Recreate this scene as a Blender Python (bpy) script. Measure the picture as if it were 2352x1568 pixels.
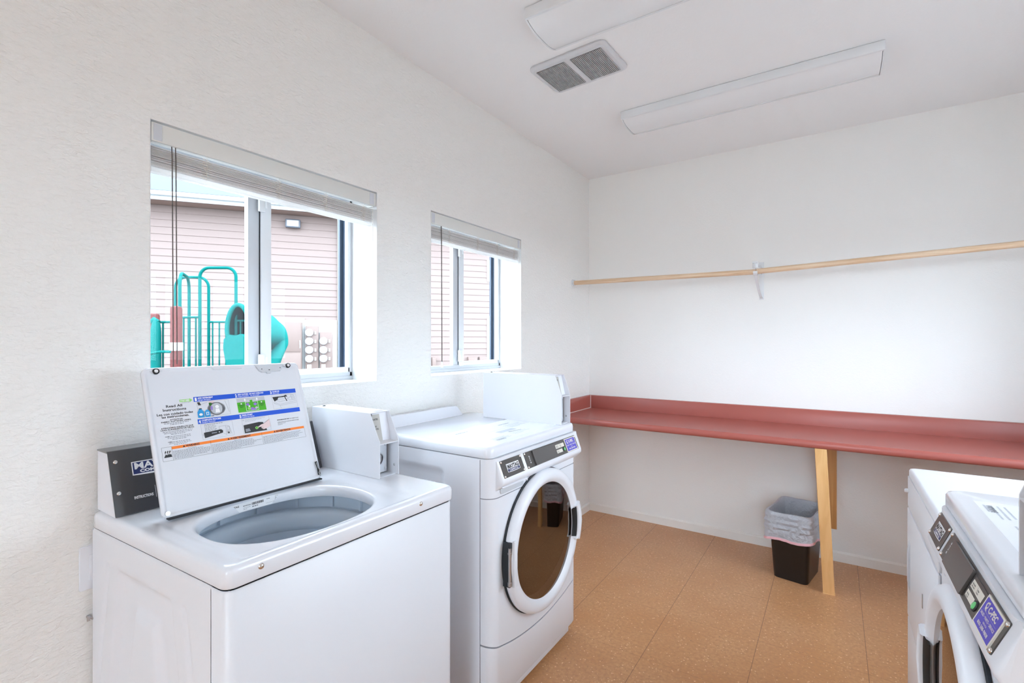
import bpy, bmesh, math, random
from mathutils import Vector, Matrix
from bpy_extras.node_shader_utils import PrincipledBSDFWrapper
PI = math.pi
random.seed(7)
for o in list(bpy.data.objects):
    bpy.data.objects.remove(o)
S = bpy.context.scene
COL = S.collection

# ------------------------------------------------------------------ camera
cd = bpy.data.cameras.new('camera')
cam = bpy.data.objects.new('camera', cd)
COL.objects.link(cam)
cam.location = (0, 0, 1.36)
cam.rotation_euler = (math.radians(90), 0, math.radians(33.6))
cd.sensor_width = 36
cd.lens = 1114 / 2352 * 36
cd.shift_y = 1.5 / 2352
cd.clip_start = .05
S.camera = cam

# ------------------------------------------------------------------ light
W = bpy.data.worlds.new('sky')
S.world = W
W.use_nodes = True
bg = W.node_tree.nodes['Background']
bg.inputs[0].default_value = (.81, .965, 1.11, 1)
bg.inputs[1].default_value = 8.0
S.view_settings.view_transform = 'Standard'
S.view_settings.look = 'None'
S.view_settings.gamma = 1
S.view_settings.exposure = 0.52
S.cycles.max_bounces = 14
S.cycles.diffuse_bounces = 8
S.cycles.glossy_bounces = 5
S.cycles.transparent_max_bounces = 12
S.cycles.sample_clamp_indirect = 6


XW, YW, ZC = -1.661, 3.635, 2.682       # left wall, far wall, ceiling
XR, YN = 1.03, -2.6                     # right wall, near wall


# ------------------------------------------------------------------ materials
def lin(c):
    return tuple((x / 255 / 12.92 if x / 255 <= .04045 else ((x / 255 + .055) / 1.055) ** 2.4) for x in c) + (1,)


def mat(name, rgb, rough=.5, metal=0, spec=.5, coat=0, bump=None, var=None, sub=0, ior=None):
    m = bpy.data.materials.new(name)
    m.use_nodes = True
    nt = m.node_tree
    b = nt.nodes['Principled BSDF']
    c = lin(rgb)
    b.inputs['Base Color'].default_value = c
    b.inputs['Roughness'].default_value = rough
    b.inputs['Metallic'].default_value = metal
    b.inputs['Specular IOR Level'].default_value = spec
    b.inputs['Coat Weight'].default_value = coat
    b.inputs['Coat Roughness'].default_value = .05
    if ior:
        b.inputs['IOR'].default_value = ior
    tc = nt.nodes.new('ShaderNodeTexCoord')
    if var:                       # (scale, strength)
        n = nt.nodes.new('ShaderNodeTexNoise')
        n.inputs['Scale'].default_value = var[0]
        n.inputs['Detail'].default_value = 4
        nt.links.new(tc.outputs['Object'], n.inputs['Vector'])
        mx = nt.nodes.new('ShaderNodeMix')
        mx.data_type = 'RGBA'
        nt.links.new(n.outputs['Fac'], mx.inputs[0])
        mx.inputs[6].default_value = tuple(x * (1 - var[1]) for x in c[:3]) + (1,)
        mx.inputs[7].default_value = tuple(min(1, x * (1 + var[1])) for x in c[:3]) + (1,)
        nt.links.new(mx.outputs[2], b.inputs['Base Color'])
    if bump:                      # (scale, strength, distance)
        n = nt.nodes.new('ShaderNodeTexNoise')
        n.inputs['Scale'].default_value = bump[0]
        n.inputs['Detail'].default_value = 3
        n.inputs['Roughness'].default_value = .6
        nt.links.new(tc.outputs['Object'], n.inputs['Vector'])
        bp = nt.nodes.new('ShaderNodeBump')
        bp.inputs['Strength'].default_value = bump[1]
        bp.inputs['Distance'].default_value = bump[2]
        nt.links.new(n.outputs['Fac'], bp.inputs['Height'])
        nt.links.new(bp.outputs['Normal'], b.inputs['Normal'])
    return m


def plaster(name, rgb, scale, strength):
    """painted drywall with a knock-down, streaky orange peel"""
    m = mat(name, rgb, .72, spec=.25)
    nt = m.node_tree
    b = nt.nodes['Principled BSDF']
    tc = nt.nodes.new('ShaderNodeTexCoord')
    mp = nt.nodes.new('ShaderNodeMapping')
    mp.inputs['Rotation'].default_value = (math.radians(35), 0, math.radians(20))
    mp.inputs['Scale'].default_value = (1, .55, 1.25)
    nt.links.new(tc.outputs['Object'], mp.inputs['Vector'])
    n = nt.nodes.new('ShaderNodeTexNoise')
    n.inputs['Scale'].default_value = scale
    n.inputs['Detail'].default_value = 4
    n.inputs['Roughness'].default_value = .55
    n.inputs['Distortion'].default_value = .9
    nt.links.new(mp.outputs['Vector'], n.inputs['Vector'])
    bp = nt.nodes.new('ShaderNodeBump')
    bp.inputs['Strength'].default_value = strength
    bp.inputs['Distance'].default_value = .006
    nt.links.new(n.outputs['Fac'], bp.inputs['Height'])
    nt.links.new(bp.outputs['Normal'], b.inputs['Normal'])
    return m


M = {}
M['wall'] = plaster('painted_wall', (242, 241, 238), 85, .8)
M['wallsmooth'] = plaster('painted_wall_smooth', (242, 241, 238), 85, .15)
M['ceiling'] = plaster('ceiling_paint', (240, 240, 240), 60, .12)
M['reveal'] = mat('white_reveal_paint', (226, 226, 226), .6)
M['base'] = mat('baseboard_paint', (242, 240, 235), .4, var=(9, .05))
M['caulk'] = mat('caulk', (228, 215, 208), .6)
M['enamel'] = mat('white_enamel', (226, 227, 232), .34)
M['porcelain'] = mat('white_porcelain', (228, 230, 236), .16, coat=.25)
M['enamel_soft'] = mat('white_plastic', (230, 231, 238), .3)
M['grey_plastic'] = mat('light_grey_plastic', (205, 208, 214), .35)
M['lidin'] = mat('lid_inner_enamel', (223, 225, 231), .25)
M['tub'] = mat('tub_plastic', (222, 231, 240), .35)
M['tubdark'] = mat('tub_gap', (70, 78, 84), .6)
M['black'] = mat('black_rubber', (16, 16, 17), .5)
M['gap'] = mat('dark_gap', (30, 34, 40), .6)
M['steel'] = mat('brushed_steel', (190, 190, 192), .3, metal=1)
M['chrome'] = mat('chrome', (225, 222, 220), .12, metal=1)
M['plate'] = mat('charcoal_plate', (82, 79, 77), .3, metal=.35, spec=.6, bump=(400, .08, .001))
M['plate2'] = mat('charcoal_bezel', (88, 85, 84), .22, metal=.25, spec=.6)
M['consolem'] = mat('console_metal', (84, 84, 86), .28, metal=.55)
M['console_top'] = mat('console_top_metal', (140, 140, 142), .3, metal=.6)
M['platetone'] = mat('coin_plate_grey', (186, 182, 176), .4)
M['navy'] = mat('navy_print', (34, 46, 98), .4)
M['cream'] = mat('cream_print', (226, 220, 208), .4)
M['white'] = mat('white_print', (238, 238, 240), .4)
M['greyprint'] = mat('grey_print', (135, 138, 146), .5)
M['greylight'] = mat('light_grey_print', (190, 193, 200), .5)
M['ink'] = mat('black_print', (34, 34, 36), .5)
M['blueprint'] = mat('blue_print', (8, 82, 206), .4)
M['violet'] = mat('violet_card', (76, 66, 190), .3)
M['lavender'] = mat('lavender_print', (176, 172, 214), .4)
M['lblue'] = mat('bottle_blue_print', (30, 150, 214), .4)
M['green'] = mat('green_print', (70, 176, 20), .4)
M['lgreen'] = mat('pale_green_print', (150, 214, 110), .4)
M['dgreen'] = mat('dark_green_print', (30, 104, 20), .4)
M['purple'] = mat('purple_print', (150, 120, 205), .4)
M['orange'] = mat('orange_print', (250, 130, 24), .4)
M['skin'] = mat('pink_print', (230, 205, 205), .5)
M['greenbtn'] = mat('green_button', (110, 205, 130), .3)
M['counter'] = mat('terracotta_laminate', (168, 90, 80), .28, spec=.5, var=(3, .07), bump=(500, .03, .001))
M['vinyl'] = mat('window_vinyl', (200, 203, 208), .35)
M['sashvinyl'] = mat('sash_vinyl', (224, 226, 229), .35)
M['slate'] = mat('slate_blue_frame', (52, 66, 84), .4)
M['slat'] = mat('blind_slat', (252, 252, 252), .3)
_sl = M['slat'].node_tree
_tl = _sl.nodes.new('ShaderNodeBsdfTranslucent')
_tl.inputs[0].default_value = lin((252, 251, 250))
_mx = _sl.nodes.new('ShaderNodeMixShader')
_mx.inputs[0].default_value = .7
_sl.links.new(_sl.nodes['Principled BSDF'].outputs[0], _mx.inputs[1])
_sl.links.new(_tl.outputs[0], _mx.inputs[2])
_sl.links.new(_mx.outputs[0], _sl.nodes['Material Output'].inputs[0])
M['valance'] = mat('blind_valance', (222, 222, 218), .4)
M['cord'] = mat('blind_cord', (236, 232, 226), .7)
M['darkcord'] = mat('dark_cord', (92, 84, 80), .7)
M['wand'] = mat('clear_wand', (210, 205, 200), .15)
M['fixture'] = mat('fixture_enamel', (228, 230, 232), .25)
M['grille'] = mat('vent_grille', (214, 215, 218), .4)
M['dust'] = mat('dusty_vent', (112, 110, 110), .9, var=(60, .25))
M['bin'] = mat('black_bin_plastic', (24, 23, 25), .32, bump=(300, .15, .001))
M['pinktape'] = mat('pink_drawstring', (226, 176, 184), .5)
M['plug'] = mat('outlet_plate', (232, 234, 240), .35)
M['sidingm'] = mat('siding_paint', (116, 99, 94), .7)
M['fascia'] = mat('fascia_paint', (168, 172, 176), .6)
M['soffit'] = mat('soffit_paint', (118, 96, 88), .8)
M['roofm'] = mat('grey_shingles', (54, 60, 68), .9, var=(25, .25))
M['trimw'] = mat('exterior_white_trim', (180, 180, 180), .6)
M['teal'] = mat('teal_powder_coat', (0, 84, 80), .6, spec=.05)
M['tealp'] = mat('teal_plastic', (0, 88, 84), .6, spec=.05)
M['tealdark'] = mat('teal_slide_shade', (2, 28, 31), .5)
M['post'] = mat('brown_post', (88, 48, 46), .6, spec=.05)
M['utility'] = mat('utility_box_paint', (108, 90, 84), .6)
M['utildark'] = mat('utility_shadow_side', (150, 128, 118), .7)
M['meterg'] = mat('meter_glass', (172, 174, 178), .2)
M['darkframe'] = mat('dark_lamp_frame', (72, 74, 82), .5)
M['groundm'] = mat('courtyard_concrete', (120, 116, 112), .9, var=(2, .06))


def wood(name, c1, c2, scale, axis, rough=.5):
    m = mat(name, c1, rough)
    nt = m.node_tree
    b = nt.nodes['Principled BSDF']
    tc = nt.nodes.new('ShaderNodeTexCoord')
    mp = nt.nodes.new('ShaderNodeMapping')
    sc = [scale] * 3
    sc[axis] = scale * .04
    mp.inputs['Scale'].default_value = sc
    n = nt.nodes.new('ShaderNodeTexNoise')
    n.inputs['Scale'].default_value = 1
    n.inputs['Detail'].default_value = 4
    n.inputs['Distortion'].default_value = .6
    r = nt.nodes.new('ShaderNodeValToRGB')
    r.color_ramp.elements[0].position = .35
    r.color_ramp.elements[0].color = lin(c2)
    r.color_ramp.elements[1].position = .65
    r.color_ramp.elements[1].color = lin(c1)
    nt.links.new(tc.outputs['Object'], mp.inputs['Vector'])
    nt.links.new(mp.outputs['Vector'], n.inputs['Vector'])
    nt.links.new(n.outputs['Fac'], r.inputs['Fac'])
    nt.links.new(r.outputs['Color'], b.inputs['Base Color'])
    return m


M['rod'] = wood('pine_dowel', (232, 206, 176), (214, 180, 144), 90, 0)
M['leg'] = wood('varnished_pine', (238, 192, 134), (228, 178, 118), 40, 2, .4)
M['cleat'] = wood('amber_pine', (216, 158, 94), (200, 138, 76), 40, 2, .4)


def floor_mat():
    m = mat('speckled_floor_tile', (168, 120, 84), .3, spec=.45)
    nt = m.node_tree
    N, L = nt.nodes, nt.links
    b = N['Principled BSDF']
    tc = N.new('ShaderNodeTexCoord')

    def noise(sc, det=2):
        n = N.new('ShaderNodeTexNoise')
        n.inputs['Scale'].default_value = sc
        n.inputs['Detail'].default_value = det
        L.new(tc.outputs['Object'], n.inputs['Vector'])
        return n

    def mix(fac, a, c):
        x = N.new('ShaderNodeMix')
        x.data_type = 'RGBA'
        if isinstance(fac, float):
            x.inputs[0].default_value = fac
        else:
            L.new(fac, x.inputs[0])
        for k, v in ((6, a), (7, c)):
            if isinstance(v, tuple):
                x.inputs[k].default_value = v
            else:
                L.new(v, x.inputs[k])
        return x.outputs[2]

    def ramp(sock, p0, p1):
        r = N.new('ShaderNodeMapRange')
        r.inputs['From Min'].default_value = p0
        r.inputs['From Max'].default_value = p1
        L.new(sock, r.inputs['Value'])
        return r.outputs[0]

    col = mix(ramp(noise(3.5, 4).outputs['Fac'], .3, .7), lin((206, 150, 102)), lin((216, 166, 120)))
    col = mix(ramp(noise(70, 3).outputs['Fac'], .35, .7), col, lin((196, 144, 102)))
    for sc, thr, c, seed in ((55, .11, (244, 208, 164), 0), (80, .10, (234, 194, 148), 3.3), (60, .055, (92, 66, 52), 9.1)):
        mp = N.new('ShaderNodeMapping')
        mp.inputs['Location'].default_value = (seed, seed * 1.7, 0)
        L.new(tc.outputs['Object'], mp.inputs['Vector'])
        v = N.new('ShaderNodeTexVoronoi')
        v.inputs['Scale'].default_value = sc
        L.new(mp.outputs['Vector'], v.inputs['Vector'])
        # only some of the cells hold a chip
        sep = N.new('ShaderNodeSeparateColor')
        L.new(v.outputs['Color'], sep.inputs[0])
        g = N.new('ShaderNodeMath')
        g.operation = 'LESS_THAN'
        L.new(sep.outputs[0], g.inputs[0])
        g.inputs[1].default_value = .6
        d = N.new('ShaderNodeMath')
        d.operation = 'LESS_THAN'
        L.new(v.outputs['Distance'], d.inputs[0])
        d.inputs[1].default_value = thr * 1.6
        mm = N.new('ShaderNodeMath')
        mm.operation = 'MULTIPLY'
        L.new(g.outputs[0], mm.inputs[0])
        L.new(d.outputs[0], mm.inputs[1])
        m2 = N.new('ShaderNodeMath')
        m2.operation = 'MULTIPLY'
        L.new(mm.outputs[0], m2.inputs[0])
        m2.inputs[1].default_value = .75
        col = mix(m2.outputs[0], col, lin(c))
    # seams: 0.4064 m tiles
    sx = N.new('ShaderNodeSeparateXYZ')
    L.new(tc.outputs['Object'], sx.inputs[0])
    outs = []
    for k, off, w, st in ((0, -.696, .0014, .55), (1, 2.055, .0010, .3)):
        a = N.new('ShaderNodeMath'); a.operation = 'SUBTRACT'
        L.new(sx.outputs[k], a.inputs[0]); a.inputs[1].default_value = off - .2032 - .4064 * 20
        q = N.new('ShaderNodeMath'); q.operation = 'MODULO'
        L.new(a.outputs[0], q.inputs[0]); q.inputs[1].default_value = .4064
        s = N.new('ShaderNodeMath'); s.operation = 'SUBTRACT'
        L.new(q.outputs[0], s.inputs[0]); s.inputs[1].default_value = .2032
        ab = N.new('ShaderNodeMath'); ab.operation = 'ABSOLUTE'
        L.new(s.outputs[0], ab.inputs[0])
        l = N.new('ShaderNodeMath'); l.operation = 'LESS_THAN'
        L.new(ab.outputs[0], l.inputs[0]); l.inputs[1].default_value = w
        mu = N.new('ShaderNodeMath'); mu.operation = 'MULTIPLY'
        L.new(l.outputs[0], mu.inputs[0]); mu.inputs[1].default_value = st
        col = mix(mu.outputs[0], col, lin((96, 62, 42)))
    L.new(col, b.inputs['Base Color'])
    return m


M['floor'] = floor_mat()


def glass_mat(name, tint, refl, f0, rough=0.0, gain=1.0):
    m = bpy.data.materials.new(name)
    m.use_nodes = True
    nt = m.node_tree
    nt.nodes.clear()
    out = nt.nodes.new('ShaderNodeOutputMaterial')
    tr = nt.nodes.new('ShaderNodeBsdfTransparent')
    tr.inputs[0].default_value = tint
    gl = nt.nodes.new('ShaderNodeBsdfGlossy')
    gl.inputs[0].default_value = refl
    gl.inputs[1].default_value = rough
    lw = nt.nodes.new('ShaderNodeLayerWeight')
    lw.inputs[0].default_value = .5
    pw = nt.nodes.new('ShaderNodeMath')
    pw.operation = 'POWER'
    nt.links.new(lw.outputs['Facing'], pw.inputs[0])
    pw.inputs[1].default_value = 5
    fr = nt.nodes.new('ShaderNodeMath')
    fr.operation = 'MULTIPLY_ADD'
    nt.links.new(pw.outputs[0], fr.inputs[0])
    fr.inputs[1].default_value = (1 - f0) * gain
    fr.inputs[2].default_value = f0
    mx = nt.nodes.new('ShaderNodeMixShader')
    nt.links.new(fr.outputs[0], mx.inputs[0])
    nt.links.new(tr.outputs[0], mx.inputs[1])
    nt.links.new(gl.outputs[0], mx.inputs[2])
    nt.links.new(mx.outputs[0], out.inputs[0])
    return m


M['glass'] = glass_mat('window_glass', (.97, .98, .98, 1), (1, 1, 1, 1), .005, 0, .3)
M['doorglass'] = glass_mat('smoked_door_glass', (.16, .11, .08, 1), (.86, .8, .76, 1), .22, .015)


def bag_mat():
    m = bpy.data.materials.new('thin_white_plastic_film')
    m.use_nodes = True
    nt = m.node_tree
    b = nt.nodes['Principled BSDF']
    b.inputs['Base Color'].default_value = lin((240, 242, 250))
    b.inputs['Roughness'].default_value = .3
    out = nt.nodes['Material Output']
    tr = nt.nodes.new('ShaderNodeBsdfTransparent')
    tl = nt.nodes.new('ShaderNodeBsdfTranslucent')
    tl.inputs[0].default_value = lin((230, 233, 242))
    m1 = nt.nodes.new('ShaderNodeMixShader')
    m1.inputs[0].default_value = .45
    nt.links.new(b.outputs[0], m1.inputs[1])
    nt.links.new(tl.outputs[0], m1.inputs[2])
    mx = nt.nodes.new('ShaderNodeMixShader')
    mx.inputs[0].default_value = .12
    nt.links.new(m1.outputs[0], mx.inputs[1])
    nt.links.new(tr.outputs[0], mx.inputs[2])
    nt.links.new(mx.outputs[0], out.inputs[0])
    tc = nt.nodes.new('ShaderNodeTexCoord')
    n = nt.nodes.new('ShaderNodeTexNoise')
    n.inputs['Scale'].default_value = 22
    n.inputs['Detail'].default_value = 3
    n.inputs['Distortion'].default_value = 1.5
    bp = nt.nodes.new('ShaderNodeBump')
    bp.inputs['Strength'].default_value = .8
    bp.inputs['Distance'].default_value = .02
    nt.links.new(tc.outputs['Object'], n.inputs['Vector'])
    nt.links.new(n.outputs['Fac'], bp.inputs['Height'])
    nt.links.new(bp.outputs['Normal'], b.inputs['Normal'])
    return m


M['bag'] = bag_mat()

# ------------------------------------------------------------------ mesh helpers
_txt = {}


def text_geo(s, bold=0.0):
    """(points, faces, width) of a string set at size 1, origin left on the base line"""
    key = (s, bold)
    if key in _txt:
        return _txt[key]
    c = bpy.data.curves.new('t', 'FONT')
    c.body = s
    c.size = 1
    c.offset = bold
    c.resolution_u = 2
    o = bpy.data.objects.new('t', c)
    COL.objects.link(o)
    dg = bpy.context.evaluated_depsgraph_get()
    me = o.evaluated_get(dg).to_mesh()
    pts = [v.co.copy() for v in me.vertices]
    fs = [tuple(p.vertices) for p in me.polygons]
    o.evaluated_get(dg).to_mesh_clear()
    bpy.data.objects.remove(o)
    bpy.data.curves.remove(c)
    x0 = min((p.x for p in pts), default=0)
    x1 = max((p.x for p in pts), default=0)
    _txt[key] = (pts, fs, x0, x1)
    return _txt[key]


class MB:
    def __init__(self):
        self.bm = bmesh.new()
        self.mi = 0
        self.mats = []

    def use(self, m):
        if m not in self.mats:
            self.mats.append(m)
        self.mi = self.mats.index(m)
        return self

    def face(self, pts):
        try:
            f = self.bm.faces.new([self.bm.verts.new(p) for p in pts])
            f.material_index = self.mi
            return f
        except ValueError:
            return None

    def box(self, x0, y0, z0, x1, y1, z1, bev=0, seg=2):
        before = set(self.bm.faces) if bev else None
        vs = [self.bm.verts.new((x, y, z)) for x in (x0, x1) for y in (y0, y1) for z in (z0, z1)]
        es = set()
        for idx in ((0, 1, 3, 2), (4, 6, 7, 5), (0, 4, 5, 1), (2, 3, 7, 6), (0, 2, 6, 4), (1, 5, 7, 3)):
            f = self.bm.faces.new([vs[i] for i in idx])
            f.material_index = self.mi
            es.update(f.edges)
        if bev:
            r = bmesh.ops.bevel(self.bm, geom=list(es), offset=bev, segments=seg, affect='EDGES', profile=.5)
            for f in self.bm.faces:
                if f not in before:
                    f.material_index = self.mi
        return self

    def prism(self, poly, a, b, ax='z', bev=0, seg=2):
        """polygon in the plane across axis ax: z -> (x,y); x -> (y,z); y -> (x,z)"""
        def P(p, t):
            return {'z': (p[0], p[1], t), 'x': (t, p[0], p[1]), 'y': (p[0], t, p[1])}[ax]
        before = set(self.bm.faces)
        A = [self.bm.verts.new(P(p, a)) for p in poly]
        B = [self.bm.verts.new(P(p, b)) for p in poly]
        n = len(poly)
        fs = [self.bm.faces.new(A), self.bm.faces.new(B[::-1])]
        for i in range(n):
            fs.append(self.bm.faces.new((A[i], B[i], B[(i + 1) % n], A[(i + 1) % n])))
        for f in fs:
            f.material_index = self.mi
        if bev:
            es = set(e for f in fs for e in f.edges)
            bmesh.ops.bevel(self.bm, geom=list(es), offset=bev, segments=seg, affect='EDGES', profile=.5)
            for f in self.bm.faces:
                if f not in before:
                    f.material_index = self.mi
        return self

    def tube(self, pts, r, n=10, cap=True, closed=False):
        pts = [Vector(p) for p in pts]
        m = len(pts)
        rings = []
        up = None
        for i, p in enumerate(pts):
            if closed:
                d = (pts[(i + 1) % m] - pts[i - 1]).normalized()
            else:
                d = (pts[min(i + 1, m - 1)] - pts[max(i - 1, 0)]).normalized()
            if up is None:
                up = Vector((0, 0, 1)) if abs(d.z) < .9 else Vector((1, 0, 0))
            a = d.cross(up).normalized()
            up = a.cross(d).normalized()
            rr = r[i] if isinstance(r, (list, tuple)) else r
            rings.append([self.bm.verts.new(p + a * math.cos(2 * PI * k / n) * rr + up * math.sin(2 * PI * k / n) * rr) for k in range(n)])
        rg = range(m if closed else m - 1)
        for i in rg:
            A, B = rings[i], rings[(i + 1) % m]
            for k in range(n):
                f = self.bm.faces.new((A[k], A[(k + 1) % n], B[(k + 1) % n], B[k]))
                f.material_index = self.mi
        if cap and not closed:
            for R in (rings[0][::-1], rings[-1]):
                self.bm.faces.new(R).material_index = self.mi
        return self

    def lathe(self, prof, c, ax='z', n=48, a0=0, a1=2 * PI, sx=1.0, sy=1.0):
        """prof = [(r, t)], t along the axis ax through c"""
        full = abs(a1 - a0 - 2 * PI) < 1e-6
        cols = n if full else n + 1
        rings = []
        for r, t in prof:
            R = []
            if r < 1e-6:
                v = self.bm.verts.new(self._ax(c, 0, 0, t, ax))
                R = [v] * cols
            else:
                for k in range(cols):
                    a = a0 + (a1 - a0) * k / n
                    R.append(self.bm.verts.new(self._ax(c, r * math.cos(a) * sx, r * math.sin(a) * sy, t, ax)))
            rings.append(R)
        for A, B in zip(rings, rings[1:]):
            for k in range(n):
                k2 = (k + 1) % cols
                vs = []
                for v in (A[k], A[k2], B[k2], B[k]):
                    if v not in vs:
                        vs.append(v)
                if len(vs) > 2:
                    try:
                        self.bm.faces.new(vs).material_index = self.mi
                    except ValueError:
                        pass
        return self

    @staticmethod
    def _ax(c, u, v, t, ax):
        return {'z': (c[0] + u, c[1] + v, c[2] + t), 'y': (c[0] + u, c[1] + t, c[2] + v), 'x': (c[0] + t, c[1] + u, c[2] + v)}[ax]

    def rings(self, loops, close=True, capend=False):
        """bridge equal-length loops of points"""
        V = [[self.bm.verts.new(p) for p in L] for L in loops]
        n = len(V[0])
        for A, B in zip(V, V[1:]):
            for k in range(n if close else n - 1):
                k2 = (k + 1) % n
                try:
                    self.bm.faces.new((A[k], A[k2], B[k2], B[k])).material_index = self.mi
                except ValueError:
                    pass
        if capend:
            self.bm.faces.new(V[-1]).material_index = self.mi
        return V

    def build(self, name, m=None, parent=None, smooth=40, fix=True):
        bm = self.bm
        if fix:
            bmesh.ops.recalc_face_normals(bm, faces=bm.faces[:])
        me = bpy.data.meshes.new(name)
        bm.to_mesh(me)
        bm.free()
        ms = self.mats if self.mats else [m]
        for k in ms:
            me.materials.append(M[k] if isinstance(k, str) else k)
        if smooth:
            me.polygons.foreach_set('use_smooth', [True] * len(me.polygons))
            me.set_sharp_from_angle(angle=math.radians(smooth))
        o = bpy.data.objects.new(name, me)
        COL.objects.link(o)
        if parent is not None:
            o.parent = parent
        return o


class Art:
    """flat printing on the plane o + a*u + b*v, lifted off by small steps"""
    def __init__(self, mb, o, u, v):
        self.mb = mb
        self.o, self.u, self.v = Vector(o), Vector(u).normalized(), Vector(v).normalized()
        self.n = self.u.cross(self.v)
        self.step = .00025

    def P(self, a, b, k=1):
        return self.o + self.u * a + self.v * b + self.n * (k * self.step)

    def poly(self, m, pts, k=1):
        self.mb.use(m)
        self.mb.face([self.P(a, b, k) for a, b in pts])

    def rect(self, m, a0, b0, a1, b1, k=1):
        self.poly(m, [(a0, b0), (a1, b0), (a1, b1), (a0, b1)], k)

    def frame(self, m, a0, b0, a1, b1, w, k=1):
        self.rect(m, a0, b0, a1, b0 + w, k)
        self.rect(m, a0, b1 - w, a1, b1, k)
        self.rect(m, a0, b0 + w, a0 + w, b1 - w, k)
        self.rect(m, a1 - w, b0 + w, a1, b1 - w, k)

    def line(self, m, a0, b0, a1, b1, w, k=1):
        d = Vector((a1 - a0, b1 - b0)).normalized()
        x, y = -d.y * w / 2, d.x * w / 2
        self.poly(m, [(a0 - x, b0 - y), (a1 - x, b1 - y), (a1 + x, b1 + y), (a0 + x, b0 + y)], k)

    def disc(self, m, a, b, r, k=1, n=20, ry=None):
        ry = ry or r
        self.poly(m, [(a + r * math.cos(2 * PI * i / n), b + ry * math.sin(2 * PI * i / n)) for i in range(n)], k)

    def text(self, m, s, a, b, h, k=2, w=None, bold=.015, align='L', rot=0):
        """cap height h; optional total width w"""
        pts, fs, x0, x1 = text_geo(s, bold)
        sy = h / .70
        sx = sy if w is None else w / max(1e-6, x1 - x0)
        wid = (x1 - x0) * sx
        off = {'L': 0, 'C': -wid / 2, 'R': -wid}[align]
        self.mb.use(m)
        cr, sr = math.cos(rot), math.sin(rot)
        vs = []
        for p in pts:
            x, y = (p.x - x0) * sx + off, p.y * sy
            vs.append(self.mb.bm.verts.new(self.P(a + x * cr - y * sr, b + x * sr + y * cr, k)))
        for f in fs:
            try:
                self.mb.bm.faces.new([vs[i] for i in f]).material_index = self.mb.mi
            except ValueError:
                pass

    def lines(self, m, a0, a1, btop, n, pitch, h, k=1, center=False, seed=0):
        """fine print too small to read: broken word dashes"""
        rr = random.Random(seed)
        for i in range(n):
            b = btop - i * pitch
            L = (a1 - a0) * (1 if i < n - 1 else .55) * rr.uniform(.8, 1)
            s = (a0 + a1) / 2 - L / 2 if center else a0
            x = s
            while x < s + L:
                w = rr.uniform(.0025, .007)
                self.rect(m, x, b - h, min(x + w, s + L), b, k)
                x += w + .0012


def rrect(x0, y0, x1, y1, r, n=6):
    out = []
    for cx, cy, a in ((x1 - r, y0 + r, -PI / 2), (x1 - r, y1 - r, 0), (x0 + r, y1 - r, PI / 2), (x0 + r, y0 + r, PI)):
        for k in range(n + 1):
            t = a + PI / 2 * k / n
            out.append((cx + r * math.cos(t), cy + r * math.sin(t)))
    return out


def tag(o, label=None, cat=None, group=None, kind=None):
    if label: o['label'] = label
    if cat: o['category'] = cat
    if group: o['group'] = group
    if kind: o['kind'] = kind
    return o


def thing(name, label, cat, loc=(0, 0, 0), rz=0, group=None):
    o = bpy.data.objects.new(name, None)
    COL.objects.link(o)
    o.empty_display_size = .05
    o.location = loc
    o.rotation_euler = (0, 0, rz)
    return tag(o, label, cat, group)


def struct(mb, name, m=None, smooth=0):
    return tag(mb.build(name, m, smooth=smooth), kind='structure')


def screw(parent, c, r=.005, ax='y', s=-1, name='screw', m='chrome'):
    b = MB()
    b.lathe([(0, s * r * .55), (r * .6, s * r * .45), (r * .95, s * r * .15), (r, 0)], c, ax, n=14)
    b.build(name, m, parent, smooth=60)
    return

# ================================================================== THE ROOM
b = MB()
b.box(XW - .2, YN - .2, -.12, XR + .2, YW + .2, 0)
struct(b, 'floor', 'floor')
b = MB()
b.box(XW - .2, YN - .2, ZC, XR + .2, YW + .2, ZC + .12)
struct(b, 'ceiling', 'ceiling')
WIN = [(.593, 1.436), (1.774, 2.605)]
ZS, ZT = 1.19, 2.013
b = MB().use('wall')
ys = [YN - .2, WIN[0][0], WIN[0][1], WIN[1][0], WIN[1][1], YW + .2]
for i in (0, 2, 4):
    b.box(XW - .2, ys[i], 0, XW, ys[i + 1], ZC)
for w in WIN:
    b.box(XW - .2, w[0], 0, XW, w[1], ZS)
    b.box(XW - .2, w[0], ZT, XW, w[1], ZC)
bmesh.ops.remove_doubles(b.bm, verts=b.bm.verts[:], dist=1e-5)
# inner faces between neighbouring blocks are not wanted
dup = {}
for f in b.bm.faces:
    k = tuple(round(x, 4) for x in f.calc_center_median())
    dup.setdefault(k, []).append(f)
bmesh.ops.delete(b.bm, geom=[f for fs in dup.values() if len(fs) > 1 for f in fs], context='FACES')
struct(b, 'wall_left')
b = MB()
b.box(XW, YW, 0, XR + .2, YW + .2, ZC)
struct(b, 'wall_back', 'wallsmooth')
b = MB()            # unseen right wall, its opening added and sized to let in light
b.box(XR, 3.0, 0, XR + .2, YW, ZC)
b.box(XR, 1.4, 0, XR + .2, 3.0, 1.0)
b.box(XR, 1.4, 2.0, XR + .2, 3.0, ZC)
b.box(XR, YN - .2, 0, XR + .2, 1.4, ZC)
struct(b, 'wall_right', 'wall')
b = MB()            # unseen near wall with an open entrance added to bring in daylight
b.box(XW, YN - .2, 0, -0.05, YN, ZC)
b.box(0.97, YN - .2, 0, XR, YN, ZC)
b.box(-0.05, YN - .2, 2.6, 0.97, YN, ZC)
struct(b, 'wall_front', 'wall')
b = MB()
for x0, x1 in ((-0.05, 0.009999999999999995), (0.9099999999999999, 0.97)):
    b.box(x0, YN - .15, 0, x1, YN - .09, 2.6)
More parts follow.
